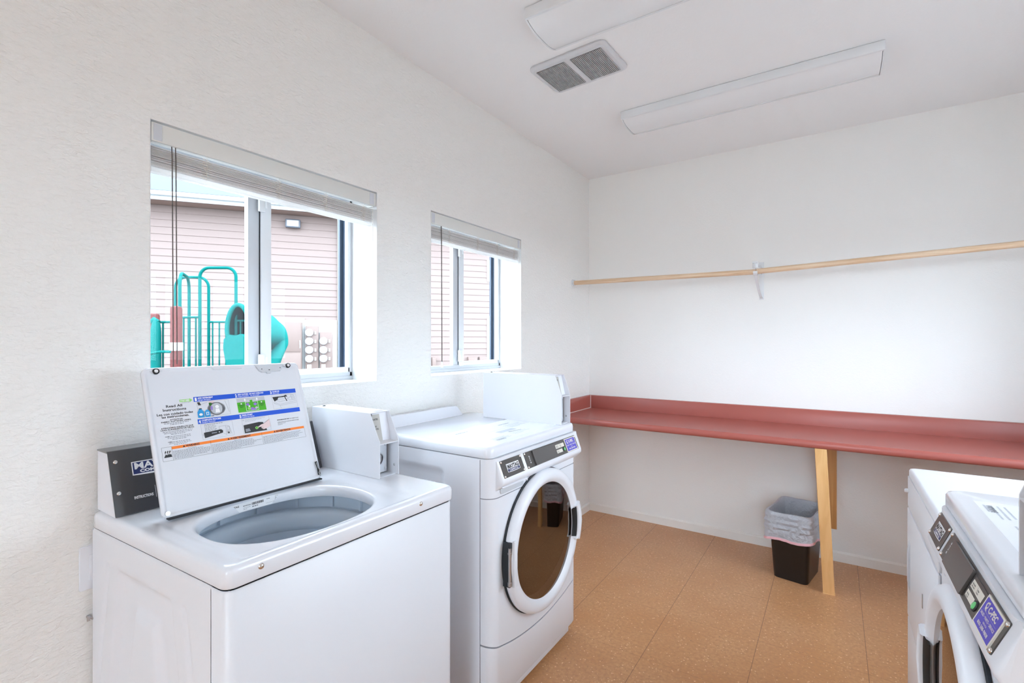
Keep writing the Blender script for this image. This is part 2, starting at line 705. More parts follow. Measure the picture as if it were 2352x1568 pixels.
b.box(0.009999999999999995, YN - .15, 2.54, 0.9099999999999999, YN - .09, 2.6)
struct(b, 'added_entrance', 'vinyl')  # frame of the unseen entrance, added for its daylight
b = MB()            # unseen long window above the right-hand machines, added to light the room
for k in range(5):
    y = 1.4 + (1.55) * k / 4
    b.box(XR + .1, y, 1.0, XR + .15, y + .05, 2.0)
b.box(XR + .1, 1.4, 1.0, XR + .15, 3.0, 1.05)
b.box(XR + .1, 1.4, 1.95, XR + .15, 3.0, 2.0)
struct(b, 'window_3', 'vinyl')

# baseboards with a small cap
b = MB()
b.prism([(YW, 0), (YW - .012, 0), (YW - .012, .052), (YW - .007, .06), (YW, .062)], XW + .012, XR, 'x')
struct(b, 'baseboard_back', 'base')
b = MB()
b.prism([(XW, 0), (XW + .012, 0), (XW + .012, .052), (XW + .007, .06), (XW, .062)], YN, YW, 'y')
struct(b, 'baseboard_left', 'base')
b = MB()
b.prism([(XR, 0), (XR - .012, 0), (XR - .012, .052), (XR - .007, .06), (XR, .062)], YN, YW - .012, 'y')
struct(b, 'baseboard_right', 'base')


# ------------------------------------------------------------------ windows
def make_window(i, y0, y1):
    """horizontal slider set at the outer face of the wall, white reveal"""
    root = bpy.data.objects.new('window_%d' % i, None)
    COL.objects.link(root)
    root.location = (XW, y0, ZS)
    tag(root, kind='structure')
    w = y1 - y0
    h = ZT - ZS
    b = MB()                                   # painted reveal lining
    t = .0015
    b.box(-.17, 0, 0, 0.001, w, t)
    b.box(-.17, 0, h - t, 0, w, h)
    b.box(-.17, 0, t, 0.001, t, h - t)
    b.box(-.17, w - t, t, 0.001, w, h - t)
    b.build('window_reveal', 'reveal', root, smooth=0)
    F0, F1 = -.2, -.165                        # frame depth
    b = MB()
    b.box(F0, 0, 0, F1, w, .038, .003)
    b.box(F0, 0, h - .03, F1, w, h, .003)
    b.box(F0, 0, .0, F1, .016, h, .003)
    b.box(F0, w - .016, .0, F1, w, h, .003)
    b.box(F1 - .004, 0, .0, F1 + .006, w, .018, .002)   # track lip
    b.build('window_frame', 'vinyl', root)
    mid = w / 2
    b = MB()                                   # fixed sash stile and sliding sash
    b.box(-.196, mid - .048, .03, -.17, mid - .004, h - .02, .003)
    b.build('fixed_stile', 'vinyl', root)
    b = MB()
    b.box(-.182, mid - .002, .03, -.160, mid + .038, h - .02, .003)
    b.box(-.182, mid + .0, .034, -.164, w - .014, .058, .003)
    b.box(-.182, w - .026, .034, -.164, w - .013, h - .02, .003)
    s = b.build('sliding_sash', 'sashvinyl', root)
    b = MB()
    b.box(-.1845, mid - .0055, .034, -.168, mid - .0015, h - .02)
    b.build('sash_seal', 'gap', root)
    for z in (.09, .70):                       # latches on the sliding sash
        b = MB()
        b.box(-.162, mid - .016, z - .034, -.148, mid + .010, z + .034, .004)
        b.box(-.155, mid + .006, z - .02, -.14, mid + .013, z + .024, .003)
        b.build('sash_latch', 'fixture', s)
    b = MB()
    b.box(-.1885, .012, .034, -.1875, mid - .03, h - .026)
    b.build('window_pane', 'glass', root, smooth=0)
    b = MB()
    b.box(-.174, mid + .03, .054, -.173, w - .024, h - .026)
    b.build('window_pane', 'glass', s, smooth=0)
    b = MB()                                   # dark outer screen track
    b.box(-.235, w - .014, .02, -.2, w - .001, h)
    b.box(-.235, mid, .02, -.2, w - .014, .034)
    b.box(-.228, w - .03, .034, -.215, w - .014, h)
    b.build('screen_frame', 'slate', root)
    return root


make_window(1, *WIN[0])
make_window(2, *WIN[1])


def make_blind(y0, y1, label, cords, wands):
    w = y1 - y0
    root = thing('window_blind', label, 'blind', (XW, y0, ZT), 0, 'raised blinds in the two windows')
    b = MB()                                   # valance board flush with the wall
    b.box(-.010, .004, -.062, -.002, w - .004, -.007, .0012)
    b.box(-.052, .004, -.062, -.010, .010, -.007)
    b.box(-.052, w - .010, -.062, -.010, w - .004, -.007)
    v = b.build('valance', 'valance', root)
    for y in (.022, w - .026):
        b = MB()
        b.box(-.0025, y - .012, -.058, -.0008, y + .010, -.010, .0006)
        b.build('valance_clip', 'grey_plastic', v)
    b = MB()
    b.prism([(-.05, -.008), (-.05, -.052), (-.046, -.056), (-.018, -.056), (-.014, -.052), (-.014, -.008)], .012, w - .012, 'y')
    b.build('headrail', 'slat', root)
    b = MB()                                   # bunched slats, slightly uneven
    rr = random.Random(int(y0 * 100))
    n = 19
    for k in range(n):
        z = -.071 - k * .0032
        dx = rr.uniform(-.002, .002)
        tl = rr.uniform(-.0015, .0015)
        pr = [(-.046 + dx, z + tl), (-.0325 + dx, z + .0014), (-.018 + dx, z - tl),
              (-.018 + dx, z - tl - .0020), (-.0325 + dx, z - .0006), (-.046 + dx, z + tl - .0020)]
        b.prism(pr, .010, w - .010, 'y')
    b.build('slat_stack', 'slat', root, smooth=25)
    b = MB()
    b.box(-.046, .010, -.147, -.018, w - .010, -.133, .003)
    b.build('bottom_rail', 'slat', root)
    for y in (w * .19, w * .48, w * .71, w * .93):  # ladder tapes bunched round the slats
        b = MB()
        for k in range(8):
            z = -.068 - k * .0085
            b.tube([(-.016, y - .006 - rr.uniform(0, .01), z), (-.012, y, z - .004), (-.016, y + .006 + rr.uniform(0, .01), z - .003)], .0013, 6)
        b.tube([(-.014, y, -.052), (-.0155, y + .002, -.1), (-.016, y, -.135)], .0009, 6)
        b.build('ladder_cord', 'cord', root)
    for (y, z1, m, r, nm) in cords:
        b = MB()
        b.tube([(-.010, y, -.058), (-.009, y + .001, -.1), (-.0085, y + .004, z1)], r, 8)
        c = b.build(nm, m, root)
    for (y, z1) in wands:
        b = MB()
        b.lathe([(0, .014), (.004, .012), (.006, -.004), (.0065, -.016), (0, -.018)], (-.0085, y + .004, z1), 'z', n=12)
        b.build('cord_tassel', 'slat', root)
    return root


make_blind(WIN[0][0], WIN[0][1], 'raised white blind in the window behind the open washer lid',
           [(.060, -.74, 'darkcord', .0016, 'tilt_cord'), (.070, -.72, 'darkcord', .0016, 'tilt_cord'), (w_ := .826, -.80, 'cord', .0012, 'lift_cord')],
           [(.826, -.80)])
make_blind(WIN[1][0], WIN[1][1], 'raised white blind in the window nearer the room corner',
           [(.088, -.76, 'darkcord', .0024, 'tilt_wand'), (.815, -.74, 'cord', .0012, 'lift_cord')],
           [(.088, -.765), (.815, -.745)])
# long loose end of the first blind's cord hangs in front of the wall
# ================================================================== COUNTER
ct = thing('wall_counter', 'long terracotta laminate counter with backsplash along the far wall', 'counter', (XW, YW, 0))
Lc = XR - XW - .004
b = MB()
ZK = .832
b.prism([(-.003, ZK - .037), (-.57, ZK - .037), (-.592, ZK - .037), (-.598, ZK - .03), (-.600, ZK - .018), (-.598, ZK - .006), (-.592, ZK + .0025), (-.583, ZK + .004), (-.572, ZK + .001), (-.560, ZK), (-.003, ZK)], .003, Lc, 'x')
b.build('countertop', 'counter', ct, smooth=50)
b = MB()
b.prism([(-.003, ZK), (-.021, ZK), (-.021, ZK + .092), (-.017, ZK + .099), (-.003, ZK + .101)], .003, Lc, 'x')
b.build('backsplash', 'counter', ct)
b = MB()
b.prism([(.003, ZK + .0005), (.021, ZK + .0005), (.021, ZK + .092), (.017, ZK + .099), (.003, ZK + .101)], -.592, -.0225, 'y')
b.build('side_splash', 'counter', ct)
b = MB()
b.box(.0212, -.59, ZK, .0245, -.022, ZK + .0035)
b.box(.0208, -.0248, ZK, .0248, -.0208, ZK + .1)
b.build('caulk_bead', 'caulk', ct)
# sloping prop under the front edge, its board on the wall behind
lg = []
b = MB()
P0, P1 = Vector((-.024, 3.125, 0)), Vector((-.060, 3.04, ZK - .0375))
for P, z in ((P0, 0), (P1, ZK - .0375)):
    lg.append([(P.x - .027, P.y, z), (P.x + .027, P.y, z), (P.x + .027, P.y + .036, z), (P.x - .027, P.y + .036, z)])
b.rings(lg)
b.face(lg[0]); b.face(lg[1])
bmesh.ops.remove_doubles(b.bm, verts=b.bm.verts[:], dist=1e-5)
bmesh.ops.bevel(b.bm, geom=b.bm.edges[:], offset=.002, segments=1, affect='EDGES')
o = b.build('counter_leg', 'leg', smooth=0)
tag(o, 'light pine board propping up the red counter beside the bin', 'support')
b = MB()
b.box(-.077, YW - .038, .205, .013, YW - .0005, ZK - .0385, .002)
o = b.build('wall_cleat', 'cleat', smooth=0)
tag(o, 'amber pine board fixed upright on the far wall under the counter', 'board')

# ================================================================== CLOSET ROD
def dowel(p0, p1, label):
    b = MB()
    p0, p1 = Vector(p0), Vector(p1)
    b.tube([p0.lerp(p1, t / 12) for t in range(13)], .0165, 20)
    o = b.build('hanging_rod', 'rod')
    tag(o, label, 'rod', 'hanging rods on the far wall')


dowel((XW + .006, 3.335, 1.810), (-.402, 3.335, 1.795), 'long pale wooden rod from the corner cup to the bracket')
dowel((-.399, 3.335, 1.797), (XR - .012, 3.335, 1.846), 'pale wooden rod running right from the bracket, out of frame')
b = MB()
b.lathe([(0, 0), (.027, 0), (.027, .004), (.022, .006), (.022, .018), (.0172, .018), (.0172, .004), (0, .004)], (XW, 3.335, 1.810), 'x', n=28)
tag(b.build('rod_cup', 'fixture'), 'small white cup holding the rod end on the window wall', 'bracket')
b = MB()
b.lathe([(0, 0), (.027, 0), (.027, -.004), (.022, -.006), (.022, -.012), (.0172, -.012), (.0172, -.004), (0, -.004)], (XR, 3.335, 1.846), 'x', n=28)
tag(b.build('rod_cup', 'fixture'), 'white cup holding the right rod end beyond the frame', 'bracket')
br = thing('rod_bracket', 'white metal bracket with a hook carrying the wooden rods on the far wall', 'bracket', (-.405, YW, 1.645))
b = MB()
b.box(-.014, -.003, 0, .014, -.0005, .25, .001)
b.build('wall_plate', 'fixture', br)
b = MB()
b.box(-.012, -.335, .2, .012, -.003, .204, .001)
b.box(-.002, -.335, .17, .002, -.003, .2)
b.box(-.016, -.318, .172, .016, -.312, .212, .001)
b.build('arm', 'fixture', br)
b = MB()
pts = [(-.003 - .30 * t, .01 + .125 * t ** 1.6) for t in [i / 8 for i in range(9)]]
b.rings([[(-.008, y, z) for y, z in pts], [(.008, y, z) for y, z in pts]], close=False)
b.rings([[(-.008, y, z - .003) for y, z in pts], [(.008, y, z - .003) for y, z in pts]], close=False)
b.build('brace', 'fixture', br)
b = MB()
arc = [(-.3 + .021 * math.cos(t), .152 + .021 * math.sin(t)) for t in [PI + i * PI / 10 for i in range(11)]]
b.rings([[(-.012, y, z) for y, z in arc], [(.012, y, z) for y, z in arc]], close=False)
b.rings([[(-.012, -.3 + (y + .3) * 1.14, .152 + (z - .152) * 1.14) for y, z in arc], [(.012, -.3 + (y + .3) * 1.14, .152 + (z - .152) * 1.14) for y, z in arc]], close=False)
b.build('hook', 'fixture', br)


# ================================================================== CEILING LIGHTS AND VENT
def wrap_light(y0, y1, x0, x1, label):
    root = thing('ceiling_light', label, 'light', ((x0 + x1) / 2, (y0 + y1) / 2, ZC), 0, 'fluorescent ceiling lights')
    L, D = (x1 - x0) / 2, (y1 - y0) / 2
    b = MB()
    b.box(-L + .004, -D + .02, -.034, L - .004, D - .02, -.0005, .003)
    b.build('housing', 'fixture', root)
    b = MB()
    b.prism([(-D, -.002), (-D, -.038), (-D + .004, -.043), (-D + .014, -.043), (-D + .014, -.038), (-D + .004, -.036), (-D + .004, -.002)], -L, L, 'x')
    b.build('side_rail', 'fixture', root)
    b = MB()
    b.prism([(D, -.002), (D, -.038), (D - .004, -.043), (D - .014, -.043), (D - .014, -.038), (D - .004, -.036), (D - .004, -.002)], -L, L, 'x')
    b.build('side_rail', 'fixture', root)
    prof = []
    for i in range(17):
        t = i / 16 * 2 - 1
        prof.append((t * (D - .010), -.040 - .021 * (1 - abs(t) ** 3.0)))
    b = MB()
    b.rings([[(-L + .006, y, z) for y, z in prof], [(L - .006, y, z) for y, z in prof]], close=False)
    b.face([(-L + .006, y, z) for y, z in prof])
    b.face([(L - .006, y, z) for y, z in prof])
    b.build('diffuser', 'diffuser', root, smooth=50)
    for sx in (-1, 1):
        b = MB()
        pr = [(y * 1.02, z - .002) for y, z in prof] + [(D, -.004), (-D, -.004)]
        b.prism(pr, sx * L - .004 * sx, sx * L + .003 * sx, 'x')
        b.build('end_plate', 'fixture', root, smooth=50)
    for sy in (-.055, .055):
        b = MB()
        b.tube([(-L + .03, sy, -.044), (L - .03, sy, -.044)], .0065, 12)
        b.build('fluorescent_tube', 'white', root)


def diffuser_mat():
    m = bpy.data.materials.new('acrylic_diffuser')
    m.use_nodes = True
    nt = m.node_tree
    p = nt.nodes['Principled BSDF']
    p.inputs['Base Color'].default_value = lin((242, 243, 244))
    p.inputs['Roughness'].default_value = .15
    out = nt.nodes['Material Output']
    tr = nt.nodes.new('ShaderNodeBsdfTransparent')
    mx = nt.nodes.new('ShaderNodeMixShader')
    mx.inputs[0].default_value = .08
    nt.links.new(p.outputs[0], mx.inputs[1])
    nt.links.new(tr.outputs[0], mx.inputs[2])
    nt.links.new(mx.outputs[0], out.inputs[0])
    return m


M['diffuser'] = diffuser_mat()
wrap_light(1.625, 1.885, -1.02, .20, 'fluorescent ceiling light cut by the top edge, next to the vent')
wrap_light(2.662, 2.922, -1.018, .183, 'long unlit fluorescent ceiling light nearer the far wall')

vt = thing('ceiling_vent', 'rectangular ceiling exhaust vent with two dusty grilles', 'vent', (-1.027, 2.122, ZC), math.radians(-3))
b = MB()
V = rrect(-.2, -.140, .2, .140, .035)
Vi = rrect(-.188, -.128, .188, .128, .028)
panels = [(-.168, -.108, -.017, .108), (.017, -.108, .168, .108)]
b.rings([[(x, y, -.001) for x, y in V], [(x, y, -.008) for x, y in V], [(x, y, -.017) for x, y in Vi]])
# flat face around the two openings
zf = -.017
b.prism(Vi, -.017, -.0165, 'z')
for k, (x0, y0, x1, y1) in enumerate(panels):
    pass
o = b.build('vent_cover', 'grille', vt, smooth=50)
for (x0, y0, x1, y1) in panels:
    b = MB()
    b.box(x0, y0, -.0185, x1, y1, -.0172)
    g = b.build('grille', 'dust', vt, smooth=0)
    b = MB()
    n = 20
    for i in range(n + 1):
        x = x0 + (x1 - x0) * i / n
        b.box(x - .0019, y0, -.0215, x + .0019, y1, -.0186)
    b.build('louvre', 'grilledust', g, smooth=0) if 'grilledust' in M else b.build('louvre', mat('dusty_louvre', (176, 175, 176), .8, var=(35, .3)), g, smooth=0)


# ================================================================== MACHINES
def sm(t):
    t = max(0, min(1, t))
    return t * t * (3 - 2 * t)


def coin_box(parent, X0, X1, Yf, Yt, Yb, z0, zf, zt, sticker=False):
    """coin meter housing, open front with a shelf; local: X across, Y back, Z up"""
    t = .0025
    prof = [(Yf, z0), (Yf, zf), (Yt, zt), (Yb, zt), (Yb, z0)]
    b = MB().use('enamel')
    b.prism(prof, X0, X0 + t, 'x', .0006, 1)
    b.prism(prof, X1 - t, X1, 'x', .0006, 1)
    b.prism([(Yt - .001, zt), (Yb, zt), (Yb, zt - t), (Yt + .001, zt - t)], X0 + t, X1 - t, 'x')
    b.box(X0 + t, Yb - t, z0, X1 - t, Yb, zt - t)
    b.box(X0 + t, Yf + .012, z0, X1 - t, Yb, z0 + .002)
    if sticker:
        a = Art(b, (X0, Yt, zt), (1, 0, 0), (0, 1, 0))
        a.rect('lavender', .034, .006, .066, .030)
    o = b.build('coin_box', None, parent, smooth=30)
    zs = z0 + (zf - z0) * .93
    b = MB()                                    # shelf between the two bays
    b.prism([(Yf + .001, zs + .001), (Yf + .001, zs + .004), (Yt - .006, zs + .006), (Yt - .006, zs + .003)], X0 + t, X1 - t, 'x')
    b.build('shelf', 'enamel', o)
    b = MB().use('enamel_soft')                 # upper coin slide plate
    yb = Yt + .012
    b.prism([(yb - .020, zs + .006), (yb, zt - .004), (yb + .004, zt - .004), (yb - .016, zs + .006)], X0 + t + .006, X1 - t, 'x')
    d = Vector((0, .020, zt - .01 - zs)).normalized()
    a = Art(b, (X0 + t + .006, yb - .0205, zs + .006), (1, 0, 0), d)
    Hh = zt - zs - .012
    a.rect('platetone', 0, 0, (X1 - X0) * .46, Hh, 1)
    a.text('ink', 'QUARTERS', .006, Hh * .78, .006, w=.024, bold=.03)
    a.text('ink', 'USE', .011, Hh * .52, .005, w=.010, bold=.02)
    a.text('ink', 'QUARTERS', .006, Hh * .42, .0055, w=.022, bold=.02)
    p = b.build('coin_slide_plate', None, o)
    b = MB()
    b.box(X0 + t, yb - .012, zs + .006, X0 + t + .005, yb + .006, zt - .004)
    b.build('side_gap', 'gap', o)
    b = MB().use('grey_plastic')                # lower coin drawer front with lock
    b.box(X0 + t + .004, Yt + .0, z0 + .006, X1 - t - .010, Yt + .003, zs - .002)
    dr = b.build('coin_drawer', None, o)
    zc = z0 + (zs - z0) * .5
    xc = X0 + (X1 - X0) * .36
    b = MB()
    b.lathe([(.023, 0), (.023, -.004), (.019, -.006), (.018, -.002), (0, -.002)], (xc, Yt, zc), 'y', n=28)
    lk = b.build('lock', 'steel', dr)
    b = MB()
    b.lathe([(0, -.005), (.0065, -.005), (.0065, 0)], (xc, Yt - .0015, zc - .002), 'y', n=16)
    b.build('keyhole', 'black', dr)
    for z in (z0 + .018, zs - .010):
        screw(dr, (X1 - .018, Yt, z), .006, m='grey_plastic', name='screw')
    for y in (.03,):
        screw(o, (X1 - t - .0003, Yf + .02, z0 + .03), .0045, 'x', -1, 'screw', 'steel')
    screw(o, (X0 + .03, Yb - .03, zt), .006, 'z', 1, 'screw', 'ink')
    return o


def logo(a, x0, y0, x1, y1, curved=True):
    """white-rimmed navy maker's badge"""
    def shp(g):
        X0, X1, Y0, Y1 = x0 + g, x1 - g, y0 + g, y1 - g
        pts = [(X1, Y1), (X0, Y1), (X0, Y0)]
        for i in range(1, 8):
            t = i / 8
            pts.append((X0 + (X1 - X0) * t, Y0 - (.06 * (y1 - y0) * 4 * t * (1 - t) if curved else 0)))
        pts.append((X1, Y0))
        return pts
    w, h = x1 - x0, y1 - y0
    a.poly('white', shp(0), 2)
    return w, h, shp


def door_ring(root, cx, cz, R, mirror):
    """round washer door: ring, smoked glass, bowl, handle on one side, hinge on the other"""
    s = -1 if mirror else 1
    b = MB()
    b.lathe([(R + .003, -.001), (R + .004, -.006), (R - .006, -.010)], (cx, 0, cz), 'y', n=96)
    b.build('door_shadow_gap', 'gap', root)  # dark ring standing in for the shadow gap round the door
    b = MB()
    b.lathe([(R - .008, -.004), (R, -.010), (R + .001, -.022), (R - .005, -.034), (R - .016, -.041), (R - .030, -.043),
             (R - .041, -.040), (R - .049, -.031), (R - .053, -.0285), (R - .055, -.026), (R - .055, .02)], (cx, 0, cz), 'y', n=112)
    ring = b.build('door', 'enamel', root, smooth=60)
    b = MB()
    rg = R - .0535
    b.lathe([(rg * t, -.0275 - .006 * (1 - t * t)) for t in [0, .12, .25, .4, .55, .7, .82, .92, 1]], (cx, 0, cz), 'y', n=96)
    b.build('door_glass', 'doorglass', ring, smooth=80)
    b = MB()
    b.lathe([(rg * .99, -.018), (rg * .93, .03), (rg * .8, .09), (rg * .72, .125), (rg * .5, .14), (0, .142)], (cx, 0, cz - .01), 'y', n=64)
    b.build('door_bowl', 'bowl', ring, smooth=80)
    # handle
    b = MB()
    L1, L2 = [], []
    n = 16
    sec = []
    for i in range(n + 1):
        t = -.31 + .62 * i / n
        e = abs(t) / .31
        ri = R - .032 if e < .86 else R - .032 - (e - .86) / .14 * .012
        ro = R - .002
        y0, y1 = -.036, -.056 + .004 * e
        sec.append([(cx + s * r_ * math.cos(t), y, cz + r_ * math.sin(t)) for r_, y in
                    ((ri, y0), (ri, y1 + .004), (ri + .004, y1), (ro - .006, y1), (ro, y1 + .006), (ro, y0 + .008))])
    b.rings(sec)
    b.face(sec[0]); b.face(sec[-1])
    b.build('door_handle', 'enamel', ring, smooth=50)
    b = MB()
    sec = []
    for i in range(n + 1):
        t = -.27 + .54 * i / n
        sec.append([(cx + s * r_ * math.cos(t), y, cz + r_ * math.sin(t)) for r_, y in
                    ((R - .060, -.034), (R - .058, -.038), (R - .031, -.045), (R - .031, -.034))])
    b.rings(sec)
    b.face(sec[0]); b.face(sec[-1])
    b.build('handle_recess', 'black', ring, smooth=50)
    # hinge
    b = MB()
    b.box(cx - s * (R + .003), -.036, cz - .082, cx - s * (R - .014), -.006, cz + .076, .002)
    h = b.build('hinge_recess', 'gap', ring)
    b = MB()
    b.tube([(cx - s * (R - .001), -.034, cz - .074), (cx - s * (R - .001), -.034, cz + .060)], .006, 14)
    b.tube([(cx - s * (R - .001), -.034, cz - .076), (cx - s * (R - .001), -.034, cz - .062)], .008, 14)
    b.tube([(cx - s * (R - .001), -.034, cz + .038), (cx - s * (R - .001), -.034, cz + .044)], .008, 14)
    b.build('hinge_pin', 'steel', h)
    b = MB()
    b.box(min(cx - s * (R - .014), cx - s * (R - .034)), -.047, cz - .086, max(cx - s * (R - .014), cx - s * (R - .034)), -.036, cz + .08, .003)
    b.build('hinge_cover', 'enamel', ring)
    return ring


M['bowl'] = mat('door_bowl_plastic', (120, 104, 92), .2)
M['drum'] = mat('washer_drum', (120, 112, 105), .35, metal=.8)
M['scoop'] = mat('grip_shade_grey', (196, 198, 202), .5)


def front_washer(label, loc, rz, lift, mirror, group):
    """front-loading coin washer; local X across 0..W, Y back from the front, Z up"""
    Wd, Dp = .68, .632
    root = thing('front_load_washer', label, 'washing machine', (loc[0], loc[1], 0), rz, group)
    holder = lift
    CX, CZ, R = .345, .548 + lift, .28

    def z(v):
        return v + lift

    def plan(front_y=0.0, r=.045, back=.049, n=7):
        """outline of a wrap-round front panel"""
        pts = [(0, back)]
        for k in range(n + 1):
            a = PI + PI / 2 * k / n
            pts.append((r + r * math.cos(a), r + front_y + (r) * math.sin(a)))
        for k in range(1, 40):
            pts.append((r + (Wd - 2 * r) * k / 40, front_y))
        for k in range(n + 1):
            a = -PI / 2 + PI / 2 * k / n
            pts.append((Wd - r + r * math.cos(a), r + front_y + r * math.sin(a)))
        pts.append((Wd, back))
        return pts

    def smile(x):
        u = (x - .34) / .34
        return .266 - .055 * (1 - u * u)

    # cabinet shell with one pressed side
    b = MB()
    nx, nz = 60, 90
    Y0, Y1, Z0, Z1 = .051, Dp, z(.02), z(.930)

    def emb(y, zz):
        d = min((y - .22), (z(.872) - zz), (zz - .15))
        d2 = min((y - .22) / .02, (z(.872) - zz) / .02, (zz - .15) / .02)
        return -.011 * sm(d2) if d > 0 else 0
    for side in (0, 1):
        grid = [[(side * Wd + (1 if side == 0 else -1) * -emb(Y0 + (Y1 - Y0) * i / nx, Z0 + (Z1 - Z0) * j / nz),
                  Y0 + (Y1 - Y0) * i / nx, Z0 + (Z1 - Z0) * j / nz) for i in range(nx + 1)] for j in range(nz + 1)]
        b.rings(grid, close=False)
    b.face([(0, Y1, Z0), (Wd, Y1, Z0), (Wd, Y1, Z1), (0, Y1, Z1)])
    b.face([(0, Y0, Z0), (Wd, Y0, Z0), (Wd, Y1, Z0), (0, Y1, Z0)])
    b.face([(0, Y0, Z1), (Wd, Y0, Z1), (Wd, Y1, Z1), (0, Y1, Z1)])
    b.build('cabinet', 'enamel', root, smooth=50, fix=True)
    # drum behind the door
    b = MB()
    b.lathe([(.235, .055), (.262, .07), (.262, .45), (.15, .48), (0, .48)], (CX, 0, CZ), 'y', n=56)
    b.build('drum', 'drum', root)

    # lower panel, below the curved seam
    pl = plan(0, .045)
    top = [(x, y, z(smile(x) - .003)) for x, y in pl]
    topi = [(x * .996 + .0014, y + .0015, z(smile(x))) for x, y in pl]
    bot = [(x, y, z(.062)) for x, y in pl]
    bot2 = [(min(max(x, .012), Wd - .012), y + .006 if y < .04 else y, z(.052)) for x, y in pl]
    b = MB()
    b.rings([bot2, bot, top], close=False)
    tv = [b.bm.verts.new(p) for p in top]
    bk = [b.bm.verts.new((p[0], .049, p[2])) for p in top]
    for k in range(len(top) - 1):
        b.bm.faces.new((tv[k], tv[k + 1], bk[k + 1], bk[k]))
    bmesh.ops.remove_doubles(b.bm, verts=b.bm.verts[:], dist=1e-5)
    b.build('lower_panel', 'enamel', root, smooth=45)
    b = MB()
    b.box(.05, .018, z(.016) - .0, Wd - .05, .06, z(.056), .002)
    b.build('toe_kick', 'enamel', root)
    for fx in (.06, Wd - .06):
        for fy in (.09, Dp - .06):
            b = MB()
            b.lathe([(0, 0), (.022, 0), (.022, .008), (.01, .012), (.01, z(.022)), (0, z(.022))], (fx, fy, 0), 'z', n=16)
            b.build('foot', 'grey_plastic', root)
    # middle panel with the round opening
    ZT_ = .788
    b = MB()
    corners = [(.045, ZT_), (Wd - .045, ZT_), (.045, smile(.045) + .003), (Wd - .045, smile(Wd - .045) + .003)]
    cz0 = CZ - lift
    angs = sorted([2 * PI * k / 120 for k in range(120)] + [math.atan2(q[1] - cz0, q[0] - CX) % (2 * PI) for q in corners])
    hole, outer = [], []
    for a in angs:
        ca, sa = math.cos(a), math.sin(a)
        t = 10
        if ca > 1e-6: t = min(t, (Wd - .045 - CX) / ca)
        if ca < -1e-6: t = min(t, (.045 - CX) / ca)
        if sa > 1e-6: t = min(t, (ZT_ - cz0) / sa)
        if sa < 0:
            lo, hi = 0, t
            if cz0 + t * sa < smile(CX + t * ca) + .003:
                for _ in range(30):
                    m_ = (lo + hi) / 2
                    if cz0 + m_ * sa < smile(CX + m_ * ca) + .003: hi = m_
                    else: lo = m_
                t = lo
        outer.append((CX + t * ca, 0, z(cz0 + t * sa)))
        hole.append((CX + .234 * ca, 0, CZ + .234 * sa))
    b.rings([outer, hole])
    for side in (0, 1):
        strip = [p for p in pl if (p[0] <= .0451 if side == 0 else p[0] >= Wd - .0451)]
        b.rings([[(x, y, z(smile(x) + .003)) for x, y in strip], [(x, y, z(ZT_)) for x, y in strip]], close=False)
    b.build('front_panel', 'enamel', root, smooth=45)
    b = MB()                                    # dark shadow joint behind the seams
    inn = [(min(max(x, .003), Wd - .003), y + .003) for x, y in pl]
    b.rings([[(x, y, z(.2)) for x, y in inn], [(x, y, z(.27)) for x, y in inn]], close=False)
    b.build('seam_backing', 'greyprint', root)
    b = MB()
    b.rings([[(x, y, z(.78)) for x, y in inn], [(x, y, z(.80)) for x, y in inn]], close=False)
    b.build('seam_backing', 'greyprint', root)
    # control housing
    b = MB()
    b.prism(pl, z(.791), z(.931), 'z')
    prof = [(.002, .815), (-.012, .826), (-.021, .834), (-.0265, .841), (-.028, .848), (-.0262, .857), (.0015, .922), (.004, .930), (.02, .931), (.02, .815)]
    loops = []
    for x, k in ((.030, .0), (.0315, .45), (.035, .8), (.040, 1), (Wd - .012, 1), (Wd - .005, .9), (Wd - .001, .7), (Wd, .45)):
        loops.append([(x, .003 + (y - .003) * k if y < .01 else y, z(zz)) for y, zz in prof])
    b.rings(loops)
    b.face(loops[0]); b.face(loops[-1])
    ch = b.build('control_housing', 'enamel', root, smooth=50)
    b = MB()                                    # finger grip under the badge, its hollow's shade painted as a grey slab
    b.prism(rrect(.052, z(.798), .206, z(.832), .012), -.0035, .004, 'y')
    b.build('grip_shade', 'scoop', root)
    b = MB()
    b.prism([(.040, z(.829)), (.210, z(.829)), (.214, z(.815)), (.209, z(.815)), (.204, z(.824)), (.046, z(.824))], -.020, .003, 'y', .002, 1)
    b.build('grip_lip', 'enamel', root)
    # plates on the slanted face
    vdir = Vector((0, .0277, .065)).normalized()
    O = Vector((0, -.0262, z(.857))) + vdir * .0035
    nrm = Vector((1, 0, 0)).cross(vdir)

    def slab(mb, pts, th, m):
        mb.use(m)
        A = [O + Vector((1, 0, 0)) * p[0] + vdir * p[1] for p in pts]
        B = [q + nrm * th for q in A]
        n = len(pts)
        va = [mb.bm.verts.new(q) for q in A]
        vb = [mb.bm.verts.new(q) for q in B]
        mb.bm.faces.new(vb).material_index = mb.mi
        for k in range(n):
            mb.bm.faces.new((va[k], va[(k + 1) % n], vb[(k + 1) % n], vb[k])).material_index = mb.mi

    def sc(parent, x, v):
        q = O + Vector((1, 0, 0)) * x + vdir * v + nrm * .002
        b = MB()
        rings = []
        for r, h in ((.0048, 0), (.0045, .0018), (.003, .003), (.0004, .0034)):
            rings.append([q + Vector((1, 0, 0)) * r * math.cos(2 * PI * k / 14) + vdir * r * math.sin(2 * PI * k / 14) + nrm * h for k in range(14)])
        b.rings(rings, capend=True)
        b.build('screw', 'chrome', parent, smooth=70)

    b = MB()
    slab(b, rrect(.046, 0, .184, .063, .003, 3), .002, 'plate')
    a = Art(b, O + nrm * .002, (1, 0, 0), vdir)
    w_, h_, shp = logo(a, .076, .0165, .158, .046)
    a.poly('ink', shp(.0022), 3)
